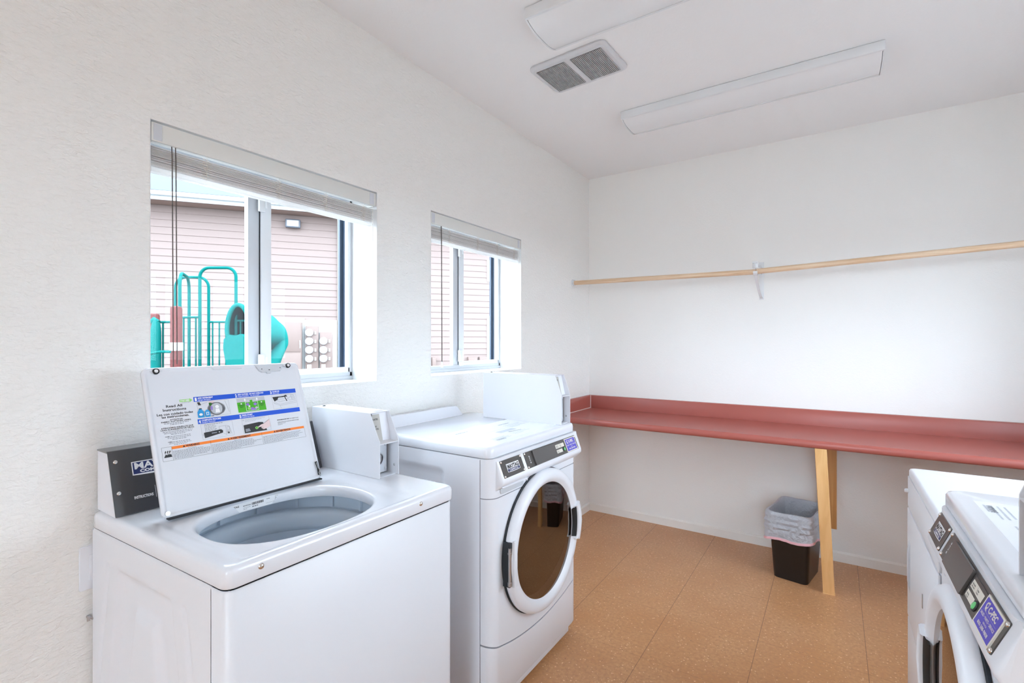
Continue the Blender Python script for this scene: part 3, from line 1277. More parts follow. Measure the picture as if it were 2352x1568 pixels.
    a.poly('white', [(.0785, .0437), (.0785, .0265), (.1555, .0265), (.1555, .0437)], 4)
    a.text('ink', 'MAYTAG', .0805, .0285, .0135, 5, w=.073, bold=.05)
    a.rect('navy', .0785, .0175, .1555, .0262, 4)
    a.text('white', 'COMMERCIAL', .088, .0195, .0048, 5, w=.058, bold=.02)
    bp_ = b.build('badge_plate', None, root)
    for x, v in ((.0515, .0575), (.1785, .0575), (.0515, .0055), (.1785, .0055)):
        sc(bp_, x, v)

    b = MB()
    slab(b, rrect(.206, 0, .646, .063, .003, 3), .002, 'plate')
    a = Art(b, O + nrm * .002, (1, 0, 0), vdir)
    a.rect('grey_plastic', .2335, .026, .2395, .038)
    a.rect('plate', .2347, .028, .2383, .036, 2)
    a.disc('grey_plastic', .2365, .043, .0032)
    a.rect('grey_plastic', .2335, .017, .2395, .0225)
    cp = b.build('control_plate', None, root)
    for x, v in ((.2115, .0575), (.2115, .0055), (.6405, .0575), (.6405, .0055)):
        sc(cp, x, v)
    b = MB()
    slab(b, rrect(.262, .003, .436, .060, .004, 3), .008, 'plate2')
    b.build('display_cover', None, cp)
    b = MB()
    slab(b, rrect(.440, .008, .546, .056, .003, 3), .0035, 'plate')
    a = Art(b, O + nrm * .0035, (1, 0, 0), vdir)
    for k, (u0, u1, v0, v1) in enumerate(((.448, .524, .033, .049), (.448, .498, .013, .027))):
        a.rect('cream', u0, v0, u1, v1)
    for u0, u1, v0, tx in ((.450, .484, .044, ('DELICATES', 'AND KNITS')), (.486, .522, .044, ('PERM', 'PRESS')), (.450, .496, .022, ('WHITES', 'COLORS'))):
        for i, s_ in enumerate(tx):
            a.text('ink', s_, u0 + .002, v0 - .005 * i - .003, .0028, 2, bold=.02)
    a.line('greyprint', .485, .034, .485, .048, .0008, 2)
    kp = b.build('keypad', None, cp)
    q = O + Vector((.514, 0, 0)) + vdir * .021 + nrm * .0035
    b = MB()
    rings = []
    for r, h in ((.0105, 0), (.0105, .0015), (.009, .002)):
        rings.append([q + Vector((1, 0, 0)) * r * math.cos(2 * PI * k / 20) + vdir * r * math.sin(2 * PI * k / 20) + nrm * h for k in range(20)])
    b.use('ink')
    b.rings(rings, capend=True)
    rings = []
    for r, h in ((.0075, .002), (.0072, .004), (.005, .005)):
        rings.append([q + Vector((1, 0, 0)) * r * .7 * math.cos(2 * PI * k / 20) + vdir * r * math.sin(2 * PI * k / 20) + nrm * h for k in range(20)])
    b.use('greenbtn')
    b.rings(rings, capend=True)
    b.build('start_button', None, kp, smooth=60)
    b = MB()                                    # service card
    slab(b, [(.536, .001), (.634, .001), (.634, .060), (.536, .060)], .0045, 'cream')
    a = Art(b, O + nrm * .0045, (1, 0, 0), vdir)
    a.rect('violet', .5405, .005, .6295, .0565)
    # round swirl with a tail beside the name
    a.disc('cream', .5565, .0455, .0062, 2)
    a.disc('violet', .558, .0460, .0034, 3)
    a.poly('cream', [(.551, .043), (.560, .0395), (.564, .036), (.553, .038)], 2)
    a.poly('cream', [(.552, .050), (.562, .0535), (.565, .050), (.558, .0505)], 2)
    a.text('cream', 'C-PEC', .568, .0395, .0115, 2, w=.046, bold=.04)
    a.rect('lavender', .548, .0355, .624, .0360, 2)
    a.text('cream', 'SALES \u2022 PARTS \u2022 SERVICE', .546, .0265, .0052, 2, w=.079, bold=.02)
    a.text('cream', 'SERVICE', .5755, .0195, .0030, 2, w=.020, bold=.01)
    a.text('cream', '800-288-9808', .5555, .0105, .0060, 2, w=.060, bold=.02)
    b.build('service_card', None, cp)

    # lid with rear upstand
    b = MB()
    b.use('porcelain')
    z0, z1 = z(.933), z(.973)
    pr = [rrect(.002, .009 + .002, Wd - .002, Dp - .002, .028), rrect(0, .009, Wd, Dp, .03),
          rrect(0, .009, Wd, Dp, .03), rrect(.004, .013, Wd - .004, Dp - .004, .03), rrect(.012, .021, Wd - .012, Dp - .012, .03)]
    zz = [z0, z0 + .003, z1 - .012, z1 - .0035, z1]
    V = b.rings([[(x, y, h) for x, y in p] for p, h in zip(pr, zz)], capend=True)
    b.bm.faces.new(V[0])
    o = b.build('lid_top', None, root, smooth=50)
    b = MB()                                    # upstand along the back, sloping down before the coin box
    pts = [(.006, .0), (.006, .05), (.03, .056), (.50, .056), (.525, .050), (.57, .004), (.57, 0)]
    fr = [(x, Dp - .035 + (0 if h < .01 else 0), z1 - .004 + h) for x, h in pts]
    bk = [(x, Dp - .004, z1 - .004 + h) for x, h in pts]
    b.rings([fr, bk])
    b.face(fr); b.face(bk)
    bmesh.ops.bevel(b.bm, geom=b.bm.edges[:], offset=.003, segments=2, affect='EDGES')
    b.build('rear_upstand', 'enamel', root, smooth=50)
    b = MB()                                    # faded instruction decal
    a = Art(b, (.08, .05, z1), (1, 0, 0), (0, 1, 0))
    a.rect('decal', .02, .0, .50, .27, 1)
    a.rect('greylight', .18, .09, .30, .12, 2)
    a.text('greyprint', 'WARNING', .05, .015, .012, 2, w=.06, bold=.03)
    a.lines('greylight', .05, .16, .05, 4, .012, .004, 2, seed=3)
    a.lines('greylight', .20, .34, .06, 3, .012, .004, 2, seed=4)
    a.text('greyprint', 'AVERTISSEMENT', .32, .20, .010, 2, w=.09, bold=.03)
    a.lines('greylight', .32, .46, .18, 5, .012, .004, 2, seed=5)
    a.line('greylight', .03, .14, .48, .14, .002, 2)
    a.poly('greyprint', [(.22, .075), (.30, .065), (.30, .07), (.22, .085)], 2)
    a.text('greyprint', 'ADVERTENCIA', .05, .22, .010, 2, w=.08, bold=.03)
    b.build('instruction_decal', None, o)
    coin_box(root, .571, .657, .023, .056, .466, z(.973), z(1.107), z(1.196))
    door_ring(root, CX, CZ, R, mirror)
    return root


M['decal'] = mat('clear_decal', (228, 230, 238), .3)

GRP = 'front-loading washers'
front_washer('white front-loading coin washer on the window side with dark round glass door', (-1.004, 1.38), PI / 2, .012, False, None)
front_washer('front-loading coin washer cut off by the right edge, seen from its side', (.233, 1.712), -PI / 2, 0.0, True, None)

# ------------------------------------------------------------------ flat-front dryer on the right
dry = thing('front_load_dryer', 'lower white machine with flat front between the right-hand washer and the far wall', 'dryer', (.237, 2.382, 0), -PI / 2)
WA, HA, DA = .655, .882, .66
b = MB()
b.box(0, .004, .03, WA, DA, HA - .03, .006)
b.build('cabinet', 'enamel', dry)
b = MB()
z1 = HA
pr = [rrect(0, 0, WA, DA, .012), rrect(0, 0, WA, DA, .012), rrect(.003, .003, WA - .003, DA - .003, .012), rrect(.010, .010, WA - .010, DA - .010, .012)]
V = b.rings([[(x, y, h) for x, y in p] for p, h in zip(pr, (HA - .03, HA - .009, HA - .003, HA))], capend=True)
b.bm.faces.new(V[0])
b.build('top', 'enamel', dry, smooth=50)
b = MB()
b.box(0, -.0025, .737, WA, .004, .850, .001)
b.build('upper_panel', 'enamel', dry)
b = MB()
b.box(.001, -.004, .325, WA - .003, .003, .730, .002)
dd = b.build('door', 'enamel', dry)
b = MB()
b.prism([(-.003, .43), (-.008, .455), (-.010, .47), (-.010, .585), (-.008, .60), (-.003, .625)], .050, .084, 'x', .002, 2)
b.build('door_handle', 'grey_plastic', dd)
b = MB()
b.box(.385, -.0065, .52, .392, -.0035, .565, .001)
b.build('door_catch', 'steel', dd)
b = MB()
b.box(.0, -.003, .045, WA, .004, .315, .0015)
b.build('lower_panel', 'enamel', dry)
b = MB()
b.lathe([(0, -.012), (.006, -.011), (.008, -.006), (.008, 0)], (.010, -.002, .795), 'y', n=14)
b.build('knob', 'enamel', dry)
for fx in (.05, WA - .05):
    for fy in (.06, DA - .06):
        b = MB()
        b.lathe([(0, 0), (.02, 0), (.02, .01), (.01, .014), (.01, .032), (0, .032)], (fx, fy, 0), 'z', n=14)
        b.build('foot', 'grey_plastic', dry)

# ------------------------------------------------------------------ TOP LOADER
tl = thing('top_load_washer', 'white top-loading coin washer in the foreground with its lid propped open', 'washing machine', (-.995, .481, 0), PI / 2)
TW, TD, TH = .690, .655, .912


def shx(x, y):
    return x - .038 * y * (1 - x / TW)


# cabinet: front wraps round the corners, left side has pressed ribs
b = MB()
r = .022
fr = [(0.003, .058)]
for k in range(7):
    a = PI + PI / 2 * k / 6
    fr.append((.003 + r + r * math.cos(a), .004 + r + r * math.sin(a)))
for k in range(7):
    a = -PI / 2 + PI / 2 * k / 6
    fr.append((TW - .003 - r + r * math.cos(a), .004 + r + r * math.sin(a)))
fr.append((TW - .003, .058))
ZB, ZTP = .03, .863
loops = [[(shx(x, y), y, ZB) for x, y in fr], [(shx(x, y), y, ZTP - .004) for x, y in fr],
         [(shx(x * .994 + .002, y + .003), y + .003, ZTP) for x, y in fr]]
b.rings(loops, close=False)
o_front = b.build('front_panel', 'enamel', tl, smooth=50)
b = MB()
ny, nz = 110, 130


def ribs(y, zz):
    def trap(c, hw0, ztop, zbot, slope=.2):
        hw = hw0 + slope * max(0, ztop - zz) * (1 if zz > .45 else 0) + (slope * (ztop - .45) if zz <= .45 else 0)
        return min(hw - abs(y - c), ztop - zz, zz - zbot)
    c = .362
    d = 0
    outer_, inner_ = trap(c, .138, .795, .12), trap(c, .066, .722, .19)
    d -= .014 * sm(outer_ / .024)
    d += .014 * sm(inner_ / .032)
    for s_ in (-1, 1):                          # slim side ribs
        e = trap(c, .205, .795, .12)
        f = trap(c, .170, .90, .02)
        side = (y - c) * s_ > 0
        if side:
            d -= .006 * sm(e / .012) * (1 - sm(f / .012))
    return d


grid = []
for j in range(nz + 1):
    zz = ZB + (ZTP - ZB) * j / nz
    row = []
    for i in range(ny + 1):
        y = .060 + (TD - .060) * i / ny
        e = 0.003 - ribs(y, zz)
        if j == nz: e += .003
        row.append((shx(e, y), y, zz))
    grid.append(row)
b.rings(grid, close=False)
# back, right side, bottom
b.face([(shx(.003, TD), TD, ZB), (TW - .003, TD, ZB), (TW - .003, TD, ZTP), (shx(.003, TD), TD, ZTP)])
b.face([(TW - .003, .058, ZB), (TW - .003, TD, ZB), (TW - .003, TD, ZTP), (TW - .003, .058, ZTP)])
b.face([(.003, .06, ZB), (TW - .003, .06, ZB), (TW - .003, TD, ZB), (shx(.003, TD), TD, ZB)])
b.build('cabinet', 'enamel', tl, smooth=50)
b = MB()
b.box(.02, .02, .858, TW - .02, TD - .02, .869)
for v in b.bm.verts:
    v.co.x = shx(v.co.x, v.co.y)
b_ = b
bmesh.ops.delete(b.bm, geom=[f for f in b.bm.faces if abs(f.normal.z) > .5 or True and abs(f.calc_center_median().z - .8635) > .004], context='FACES')
b.build('deck_gap', 'gap', tl, smooth=0)
for fx in (.06, TW - .06):
    for fy in (.07, TD - .07):
        b = MB()
        b.lathe([(0, 0), (.022, 0), (.022, .01), (.01, .014), (.01, .034), (0, .034)], (fx, fy, 0), 'z', n=16)
        b.build('foot', 'grey_plastic', tl)

# deck with the rounded opening
HC, HA_, HB_ = (.284, .232), .214, .180
N = 240


def hole_pt(a, g=0):
    c_, s_ = math.cos(a), math.sin(a)
    n_ = 2.45
    rr = (abs(c_ / (HA_ + g)) ** n_ + abs(s_ / (HB_ + g)) ** n_) ** (-1 / n_)
    return (HC[0] + rr * c_, HC[1] + rr * s_)


def rect_pt(a, inset, rad):
    """ray from the hole centre to a rounded rectangle"""
    c_, s_ = math.cos(a), math.sin(a)
    x0, y0, x1, y1 = inset, inset, TW - inset, TD - inset

    def inside(t):
        x, y = HC[0] + t * c_, HC[1] + t * s_
        if not (x0 <= x <= x1 and y0 <= y <= y1): return False
        qx = x0 + rad - x if x < x0 + rad else (x - (x1 - rad) if x > x1 - rad else 0)
        qy = y0 + rad - y if y < y0 + rad else (y - (y1 - rad) if y > y1 - rad else 0)
        return not (qx > 0 and qy > 0 and qx * qx + qy * qy > rad * rad)
    lo, hi = 0, 1.2
    for _ in range(34):
        m_ = (lo + hi) / 2
        if inside(m_): lo = m_
        else: hi = m_
    return (HC[0] + lo * c_, HC[1] + lo * s_)


ang = [2 * PI * k / N for k in range(N)]
for (X, Y) in ((0, 0), (TW, 0), (0, TD), (TW, TD)):      # extra rays at the corners
    a0 = math.atan2(Y - HC[1], X - HC[0]) % (2 * PI)
    ang += [(a0 + d) % (2 * PI) for d in (-.035, -.022, -.011, 0.0001, .011, .022, .035)]
ang = sorted(ang)
loops = []
for inset, zz, rad in ((.0012, .869, .022), (0, .871, .022), (0, TH - .013, .022), (.002, TH - .006, .022), (.0065, TH - .0015, .022), (.013, TH, .022), (.022, TH - .0005, .022)):
    loops.append([(shx(x, y), y, zz) for x, y in (rect_pt(a, inset, rad) for a in ang)])


def deckz(x, y):
    """flat, slightly dished towards the opening, raised step behind and to the right"""
    return TH - .0005 - .0055 * sm((.425 - y) / .02) * sm((.56 - x) / .03) * sm((x - .035) / .03) * sm((y - .018) / .02)


for f_ in (.1, .2, .3, .4, .5, .6, .7, .8, .88, .94):
    L_ = []
    for a in ang:
        p, q = rect_pt(a, .022, .022), hole_pt(a, .012)
        x, y = p[0] + (q[0] - p[0]) * f_, p[1] + (q[1] - p[1]) * f_
        L_.append((shx(x, y), y, deckz(x, y)))
    loops.append(L_)
for g, dz in ((.012, 0), (.008, -.0008), (.004, -.003), (.001, -.007), (0, -.012), (-.002, -.036), (0, -.038), (.004, -.038)):
    loops.append([(x, y, deckz(x, y) + dz if dz > -.03 else TH + dz) for x, y in (hole_pt(a, g) for a in ang)])
b = MB()
b.rings(loops)
deck = b.build('deck', 'porcelain', tl, smooth=60)
for x in (.072, .541):
    screw(tl, (x, 0, .893), .0065, 'y', -1, 'screw', 'chrome')
b = MB()                                        # rating label on the back lip of the opening
a = Art(b, (.205, .409, .877), (1, 0, 0), (0, .02, 1))
a.rect('white', 0, 0, .150, .024, 3)
a.text('ink', 'MAYTAG', .004, .015, .0048, 4, w=.026, bold=.03)
a.lines('greyprint', .004, .030, .009, 1, .004, .0015, 4, seed=1)
a.text('ink', 'MVWP575GW', .042, .0135, .0030, 4, w=.022, bold=.02)
a.lines('greyprint', .042, .062, .010, 2, .004, .0012, 4, seed=2)
rr = random.Random(3)
x = .066
while x < .100:
    w_ = rr.choice((.0006, .0012, .0018))
    a.rect('ink', x, .012, x + w_, .019, 4)
    x += w_ + rr.choice((.0007, .0013))
a.lines('greyprint', .067, .100, .009, 1, .004, .003, 4, seed=6)
a.lines('greyprint', .110, .132, .019, 1, .004, .002, 4, seed=7)
a.line('greyprint', .108, .006, .134, .006, .0006, 4)
a.frame('ink', .1365, .004, .1455, .021, .0006, 4)
a.text('ink', 'N', .1385, .0085, .008, 4, w=.005, bold=.04)
b.build('rating_label', None, tl)
# tub
TC = (.300, .283, 0)
b = MB()
b.lathe([(.258, .872), (.262, .868), (.262, .812), (.250, .806)], TC, 'z', n=72)
tcv = b.build('tub_cover', 'tub', tl)
b = MB()
b.lathe([(.262, .8725), (.262, .869)], TC, 'z', n=72, a0=.5 * PI, a1=1.05 * PI)
b.lathe([(.2565, .870), (.2565, .862)], TC, 'z', n=40, a0=.42 * PI, a1=.86 * PI)
b.build('tub_gap', 'black', tl)
for k in range(14):
    b = MB()
    a_ = 2 * PI * k / 14
    x, y = TC[0] + .255 * math.cos(a_), TC[1] + .255 * math.sin(a_)
    tx, ty = -math.sin(a_), math.cos(a_)
    q = [(x + tx * s1 + math.cos(a_) * s2, y + ty * s1 + math.sin(a_) * s2) for s1, s2 in ((-.004, -.004), (.004, -.004), (.004, .004), (-.004, .004))]
    b.prism(q, .815, .868, 'z')
    b.build('tub_rib', 'tub', tcv)
b = MB()
b.lathe([(.252, .792), (.250, .806), (.243, .815), (.232, .818), (.222, .812), (.216, .800), (.214, .770), (.222, .755), (.228, .750)], TC, 'z', n=96)
b.build('balance_ring', 'tub', tl, smooth=80)
b = MB()
b.lathe([(.228, .752), (.230, .740), (.230, .40), (.20, .372), (0, .365)], TC, 'z', n=72)
wb = b.build('wash_basket', 'tub', tl, smooth=60)
b = MB()
b.lathe([(0, .60), (.03, .598), (.038, .585), (.04, .48), (.055, .43), (.11, .40), (.15, .375)], TC, 'z', n=40)
for k in range(4):
    a_ = PI / 2 * k + .4
    b.tube([(TC[0] + math.cos(a_) * r_, TC[1] + math.sin(a_) * r_, zz) for r_, zz in ((.03, .56), (.06, .47), (.12, .41), (.17, .385))], .008, 8)
b.build('agitator', 'tub', wb, smooth=60)

# raised lid, hinged along the back of the opening, leaning 20 degrees back
lid = bpy.data.objects.new('lid', None)


def lid_build():
    t = math.radians(20)
    u = Vector((1, 0, 0))
    v = Vector((0, math.sin(t), math.cos(t)))
    n = u.cross(v)                   # towards the viewer (-y)
    O = Vector((.048, .405, .915))
    LW, LH = .452, .400

    def P(a, b_, h=0):
        return O + u * a + v * b_ + n * h
    b = MB()
    out = rrect(0, .0, LW, LH, .016, 5)
    # shell: outer skin behind, rolled rim in front, recessed inner face
    def ins(g):
        return rrect(g, g, LW - g, LH - g, max(.004, .016 - g * .4), 5)
    L = [[P(x, y, -.016) for x, y in ins(.004)], [P(x, y, -.012) for x, y in ins(0)], [P(x, y, -.003) for x, y in ins(0)],
         [P(x, y, 0) for x, y in ins(.003)], [P(x, y, 0) for x, y in ins(.007)], [P(x, y, -.0035) for x, y in ins(.0105)], [P(x, y, -.004) for x, y in ins(.013)]]
    V = b.rings(L, capend=True)
    b.bm.faces.new(V[0])
    o = b.build('lid', 'lidin', tl, smooth=50)
    # rim tabs along the free edge: bumper pads, strike bracket, finger notch
    b = MB()

    def tab(pts, h0=-.004, h1=.0005):
        A = [P(x, y, h0) for x, y in pts]
        B = [P(x, y, h1) for x, y in pts]
        b.rings([A, B], capend=True)
    tab([(.018, LH - .008), (.020, LH - .012), (.026, LH - .017), (.038, LH - .017), (.044, LH - .012), (.05, LH - .008)])
    tab([(.396, LH - .008), (.400, LH - .012), (.408, LH - .015), (.420, LH - .015), (.428, LH - .010), (.43, LH - .008)])
    tab([(.172, LH - .006), (.180, LH - .0125), (.262, LH - .0125), (.272, LH - .006)])
    b.build('lid_rim', 'lidin', o, smooth=30)
    b = MB()
    pts = [(.300, LH - .004), (.306, LH - .010), (.314, LH - .024), (.322, LH - .029), (.336, LH - .029), (.338, LH - .034), (.350, LH - .034), (.352, LH - .029), (.384, LH - .027), (.388, LH - .022), (.392, LH - .012), (.398, LH - .004)]
    A = [P(x, y, -.004) for x, y in pts]
    B = [P(x, y, .002) for x, y in pts]
    b.rings([A, B], capend=True)
    sk = b.build('strike_bracket', 'grey_plastic', o, smooth=30)
    for x, y, rx in ((.322, LH - .019, .002), (.384, LH - .017, .002), (.346, LH - .0225, .003)):
        b = MB()
        a = Art(b, P(0, 0, .002), u, v)
        a.disc('ink', x, y, rx, 1, 10, .0014)
        b.build('slot', None, sk, smooth=0)
    for x, y in ((.032, LH - .011), (.4135, LH - .010)):
        b = MB()
        b.use('black')
        c = P(x, y, 0)

        def circ(r, h, rr=1):
            return [c + u * r * math.cos(2 * PI * k / 24) + v * r * math.sin(2 * PI * k / 24) + n * h for k in range(24)]
        b.rings([circ(.0082, -.002), circ(.0082, .003), (circ(.0072, .0045)), circ(.0052, .0035)], capend=True)
        b.use('white')
        b.rings([circ(.0048, .0036), circ(.0044, .0048)], capend=True)
        b.build('bumper', None, o, smooth=50)
    # lower corners: hinge hardware
    b = MB()
    a = Art(b, P(0, 0, 0), u, v)
    b.use('black')
    b.tube([P(.444, .012, .001), P(.4435, .034, .002), P(.441, .056, .001)], [.0045, .003, .0035], 8)
    hg = b.build('hinge_spring', None, o)
    b = MB()
    b.tube([P(.445, .008, .005), P(.441, .018, .006), P(.4455, .027, .006), P(.442, .036, .005), P(.440, .053, .004)], .0016, 8)
    b.build('hinge_wire', 'steel', hg)
    b = MB()
    b.tube([P(.010, .012, .001), P(.010, .012, .004)], .006, 14)
    b.build('hinge_bushing', 'steel', o)
    b = MB()
    b.box(.056, .396, .9125, .494, .410, .9165)
    b.build('hinge_gap', 'gap', o, smooth=0)
    # printed instruction sheet
    b = MB()
    a = Art(b, P(0, 0, -.004), u, v)
    a.step = .0002
    # step banners
    a.rect('blueprint', .114, .2955, .425, .3095)
    a.rect('blueprint', .1155, .2305, .4265, .2445)
    for s_, x, y, t1, t2, w1, w2 in (('1', .117, .298, 'ADD DETERGENT', 'Agregue detergente', .041, .034), ('2', .228, .298, 'ADD CLOTHES - DO NOT OVERLOAD', 'Cargue la lavadora    No sobrecargue', .080, .066), ('3', .337, .298, 'CLOSE LID', 'Cierre la tapa', .024, .022),
                                     ('4', .118, .233, 'COMPLETE PROCESS', 'Complete el proceso', .052, .036), ('5', .230, .233, 'PRESS START', 'Presione Start (Inicio)', .032, .036)):
        a.text('white', s_, x, y, .0088, 2, w=.0052, bold=.05)
        a.text('white', t1, x + .0075, y + .0048, .0042, 2, w=w1, bold=.04)
        a.text('white', t2, x + .0075, y, .0030, 2, w=w2, bold=.02)
    # start-here arrow
    a.poly('lgreen', [(.079, .2985), (.104, .2985), (.104, .2965), (.111, .302), (.104, .3075), (.104, .3055), (.079, .3055)])
    a.text('white', 'START HERE', .0805, .3003, .0035, 2, w=.023, bold=.04)
    a.text('greyprint', 'Comience aqui', .083, .2955, .0018, 2, w=.020)
    C_ = .064
    for s_, y, h, w in (('Read All', .2865, .0068, .039), ('Instructions', .2765, .0068, .056), ('Lea con cuidado todas', .2655, .0062, .087), ('las instrucciones.', .2580, .0062, .066),
                        ('ATTENTION', .2503, .0036, .030), ('FABRIC SOFTENER USERS:', .2455, .0036, .072), ('ATENCI\u00d3N A AQUELLOS QUE', .2287, .0037, .077), ('USAN SUAVIZANTE DE TELAS:', .2237, .0037, .081)):
        a.text('ink', s_, C_, y, h, 2, w=w, bold=.02, align='C')
    a.lines('greyprint', .030, .098, .2435, 2, .0038, .0016, center=True, seed=11)
    a.lines('greyprint', .024, .104, .2210, 3, .0038, .0016, center=True, seed=12)
    a.lines('greyprint', .032, .098, .2075, 3, .0040, .0016, center=True, seed=13)
    a.text('ink', 'NOTE:', .032, .2060, .0024, 3, w=.010, bold=.03)
    a.lines('greyprint', .035, .096, .1925, 3, .0038, .0016, center=True, seed=14)
    a.text('ink', 'NOTA:', .037, .1910, .0024, 3, w=.010, bold=.03)
    # picture 1: drum, bottle
    x0, y0, x1, y1 = .120, .2495, .2065, .2935
    a.frame('greyprint', x0, y0, x1, y1, .0004, 2)
    cx, cy = .170, .270
    for r_, m_ in ((.0245, 'greyprint'), (.0240, 'white'), (.0215, 'greyprint'), (.0210, 'lidin'), (.0185, 'ink'), (.0178, 'greylight')):
        a.disc(m_, cx, cy, r_, 2 + .1 * r_, 28, min(r_, .0205) * .95)
    a.disc('greylight', cx, cy, .0165, 4, 24)
    a.disc('greyprint', cx + .002, cy + .005, .0062, 5)
    a.disc('white', cx + .002, cy + .005, .0055, 6)
    a.poly('white', [(cx - .003, cy), (cx + .007, cy), (cx + .009, cy - .012), (cx - .005, cy - .012)], 5)
    a.line('greyprint', cx - .003, cy, cx - .005, cy - .012, .0005, 6)
    a.line('greyprint', cx + .007, cy, cx + .009, cy - .012, .0005, 6)
    a.poly('dgreen', [(.151, .288), (.157, .291), (.160, .284), (.156, .279), (.152, .281)], 6)
    a.poly('purple', [(.156, .279), (.160, .277), (.159, .266), (.154, .268)], 6)
    a.line('greyprint', .122, .284, .148, .291, .0006, 3)
    a.line('greyprint', .196, .291, .204, .256, .0006, 3)
    a.poly('ink', [(.1215, .293), (.128, .293), (.131, .284), (.124, .284)], 3)
    a.poly('skin', [(.150, .292), (.168, .2925), (.164, .288), (.152, .289)], 7)
    a.poly('lblue', [(.118, .248), (.118, .264), (.123, .272), (.130, .272), (.135, .264), (.135, .248)], 7)
    a.poly('lblue', [(.137, .248), (.137, .264), (.141, .269), (.146, .269), (.151, .262), (.151, .248)], 7)
    a.poly('ink', [(.122, .272), (.131, .272), (.130, .275), (.124, .275)], 7)
    a.disc('white', .1262, .257, .0048, 8, 16, .0036)
    a.rect('white', .1405, .253, .1475, .262, 8)
    a.rect('lblue', .142, .2545, .146, .2605, 9)
    a.rect('navy', .152, .2485, .160, .2505, 7)
    # picture 2: load level
    x0, y0, x1, y1 = .2295, .2495, .3155, .2935
    a.rect('greylight', x0, y0, x1, y1, 1)
    a.rect('green', x0, y0, x1, y1 - .013, 2)
    a.rect('white', .2535, .2515, .2920, .2845, 3)
    a.rect('green', .2545, .2525, .2910, .2840, 4)
    a.rect('greylight', .2545, .2785, .2910, .2840, 5)
    a.rect('green', .2680, .2640, .2760, .2850, 6)
    for (px, py, pr, pm) in ((.260, .272, .005, 'purple'), (.263, .259, .0055, 'lgreen'), (.283, .271, .0055, 'purple'), (.272, .257, .006, 'purple'), (.285, .259, .0045, 'greylight'), (.279, .255, .004, 'purple'), (.264, .266, .003, 'white')):
        a.disc(pm, px, py, pr, 7, 9, pr * .85)
    a.disc('white', .2535, .2865, .0025, 8, 12, .0042)
    a.disc('white', .2905, .2865, .0025, 8, 12, .0042)
    for px in (.2415, .3035):
        a.disc('white', px, .2755, .0022, 5)
        a.text('dgreen', 'RECOMMENDED', px, .2705, .0022, 5, w=.019, bold=.05, align='C')
        a.text('dgreen', 'LOAD LEVEL', px, .2670, .0022, 5, w=.013, bold=.05, align='C')
        a.text('dgreen', 'MAX', px, .2635, .0022, 5, w=.009, bold=.05, align='C')
    # picture 3: closing lid
    x0, y0, x1, y1 = .3385, .2475, .4225, .2925
    a.frame('greyprint', x0, y0, x1, y1, .0004, 2)
    a.poly('ink', [(.341, .287), (.380, .288), (.384, .290), (.389, .290), (.392, .285), (.360, .283), (.357, .277), (.346, .272), (.344, .278)], 3)
    a.poly('ink', [(.380, .288), (.383, .288), (.389, .270), (.386, .270)], 4)
    a.text('greylight', 'MAYTAG', .362, .2845, .0016, 5, w=.010)
    for l_ in ((.352, .276, .382, .279), (.352, .276, .362, .270), (.362, .270, .390, .273), (.342, .270, .363, .261), (.363, .261, .421, .268), (.342, .267, .362, .257), (.362, .257, .421, .263), (.363, .248, .363, .257), (.386, .291, .400, .292), (.400, .292, .414, .289), (.414, .289, .418, .272), (.396, .272, .418, .272), (.396, .272, .386, .291), (.404, .290, .406, .273), (.388, .276, .404, .284)):
        a.line('greyprint', *l_, .0006, 3)
    a.frame('greyprint', .406, .282, .412, .288, .0005, 3)
    a.frame('greyprint', .407, .275, .414, .280, .0005, 3)
    # picture 4: console and meter
    x0, y0, x1, y1 = .121, .1855, .2065, .2285
    a.frame('greyprint', x0, y0, x1, y1, .0004, 2)
    a.lines('greyprint', .130, .190, .2270, 2, .0036, .0014, 3, seed=21)
    a.lines('greyprint', .130, .162, .2196, 5, .0036, .0014, 3, seed=22)
    a.rect('skin', .1245, .2245, .1265, .2255, 3)
    a.rect('skin', .1245, .2170, .1265, .2180, 3)
    a.poly('ink', [(.127, .189), (.126, .2035), (.129, .2045), (.172, .2075), (.177, .2035), (.176, .197), (.130, .189)], 4)
    a.rect('greyprint', .146, .1985, .160, .2015, 5)
    a.disc('white', .1665, .2005, .0016, 5)
    for l_ in ((.168, .2165, .188, .2165), (.168, .2165, .168, .2075), (.188, .2165, .196, .2135), (.196, .2135, .200, .190), (.186, .189, .186, .2165), (.177, .195, .186, .190), (.127, .189, .123, .200)):
        a.line('greyprint', *l_, .0006, 4)
    a.frame('greyprint', .189, .203, .196, .213, .0005, 4)
    a.frame('greyprint', .189, .191, .196, .201, .0005, 4)
    a.disc('ink', .192, .195, .0022, 5)
    # picture 5: finger on start
    x0, y0, x1, y1 = .2335, .1845, .3180, .2290
    a.frame('greyprint', x0, y0, x1, y1, .0004, 2)
    a.lines('greylight', .243, .306, .2270, 3, .0032, .0018, 3, seed=23)
    a.rect('greylight', .2355, .2225, .2405, .2262, 3)
    a.poly('ink', [(.2365, .1850), (.2365, .2095), (.284, .2135), (.296, .2115), (.305, .185)], 3)
    a.poly('greyprint', [(.240, .1880), (.240, .1975), (.252, .1980), (.255, .1895)], 4)
    a.disc('lgreen', .2745, .1965, .0048, 4, 16, .0042)
    a.disc('green', .2745, .1965, .0028, 5)
    a.poly('skin', [(.275, .1965), (.2775, .199), (.288, .2045), (.297, .2065), (.312, .2160), (.3175, .2180), (.3175, .1960), (.304, .1905), (.294, .1885), (.289, .1925), (.287, .1975)], 6)
    for l_ in ((.275, .1965, .288, .2045), (.288, .2045, .297, .2065), (.297, .2065, .3175, .2180), (.287, .1975, .2935, .1995), (.287, .1975, .294, .1885), (.294, .1885, .304, .1905), (.291, .1930, .296, .1955)):
        a.line('ink', *l_, .0005, 7)
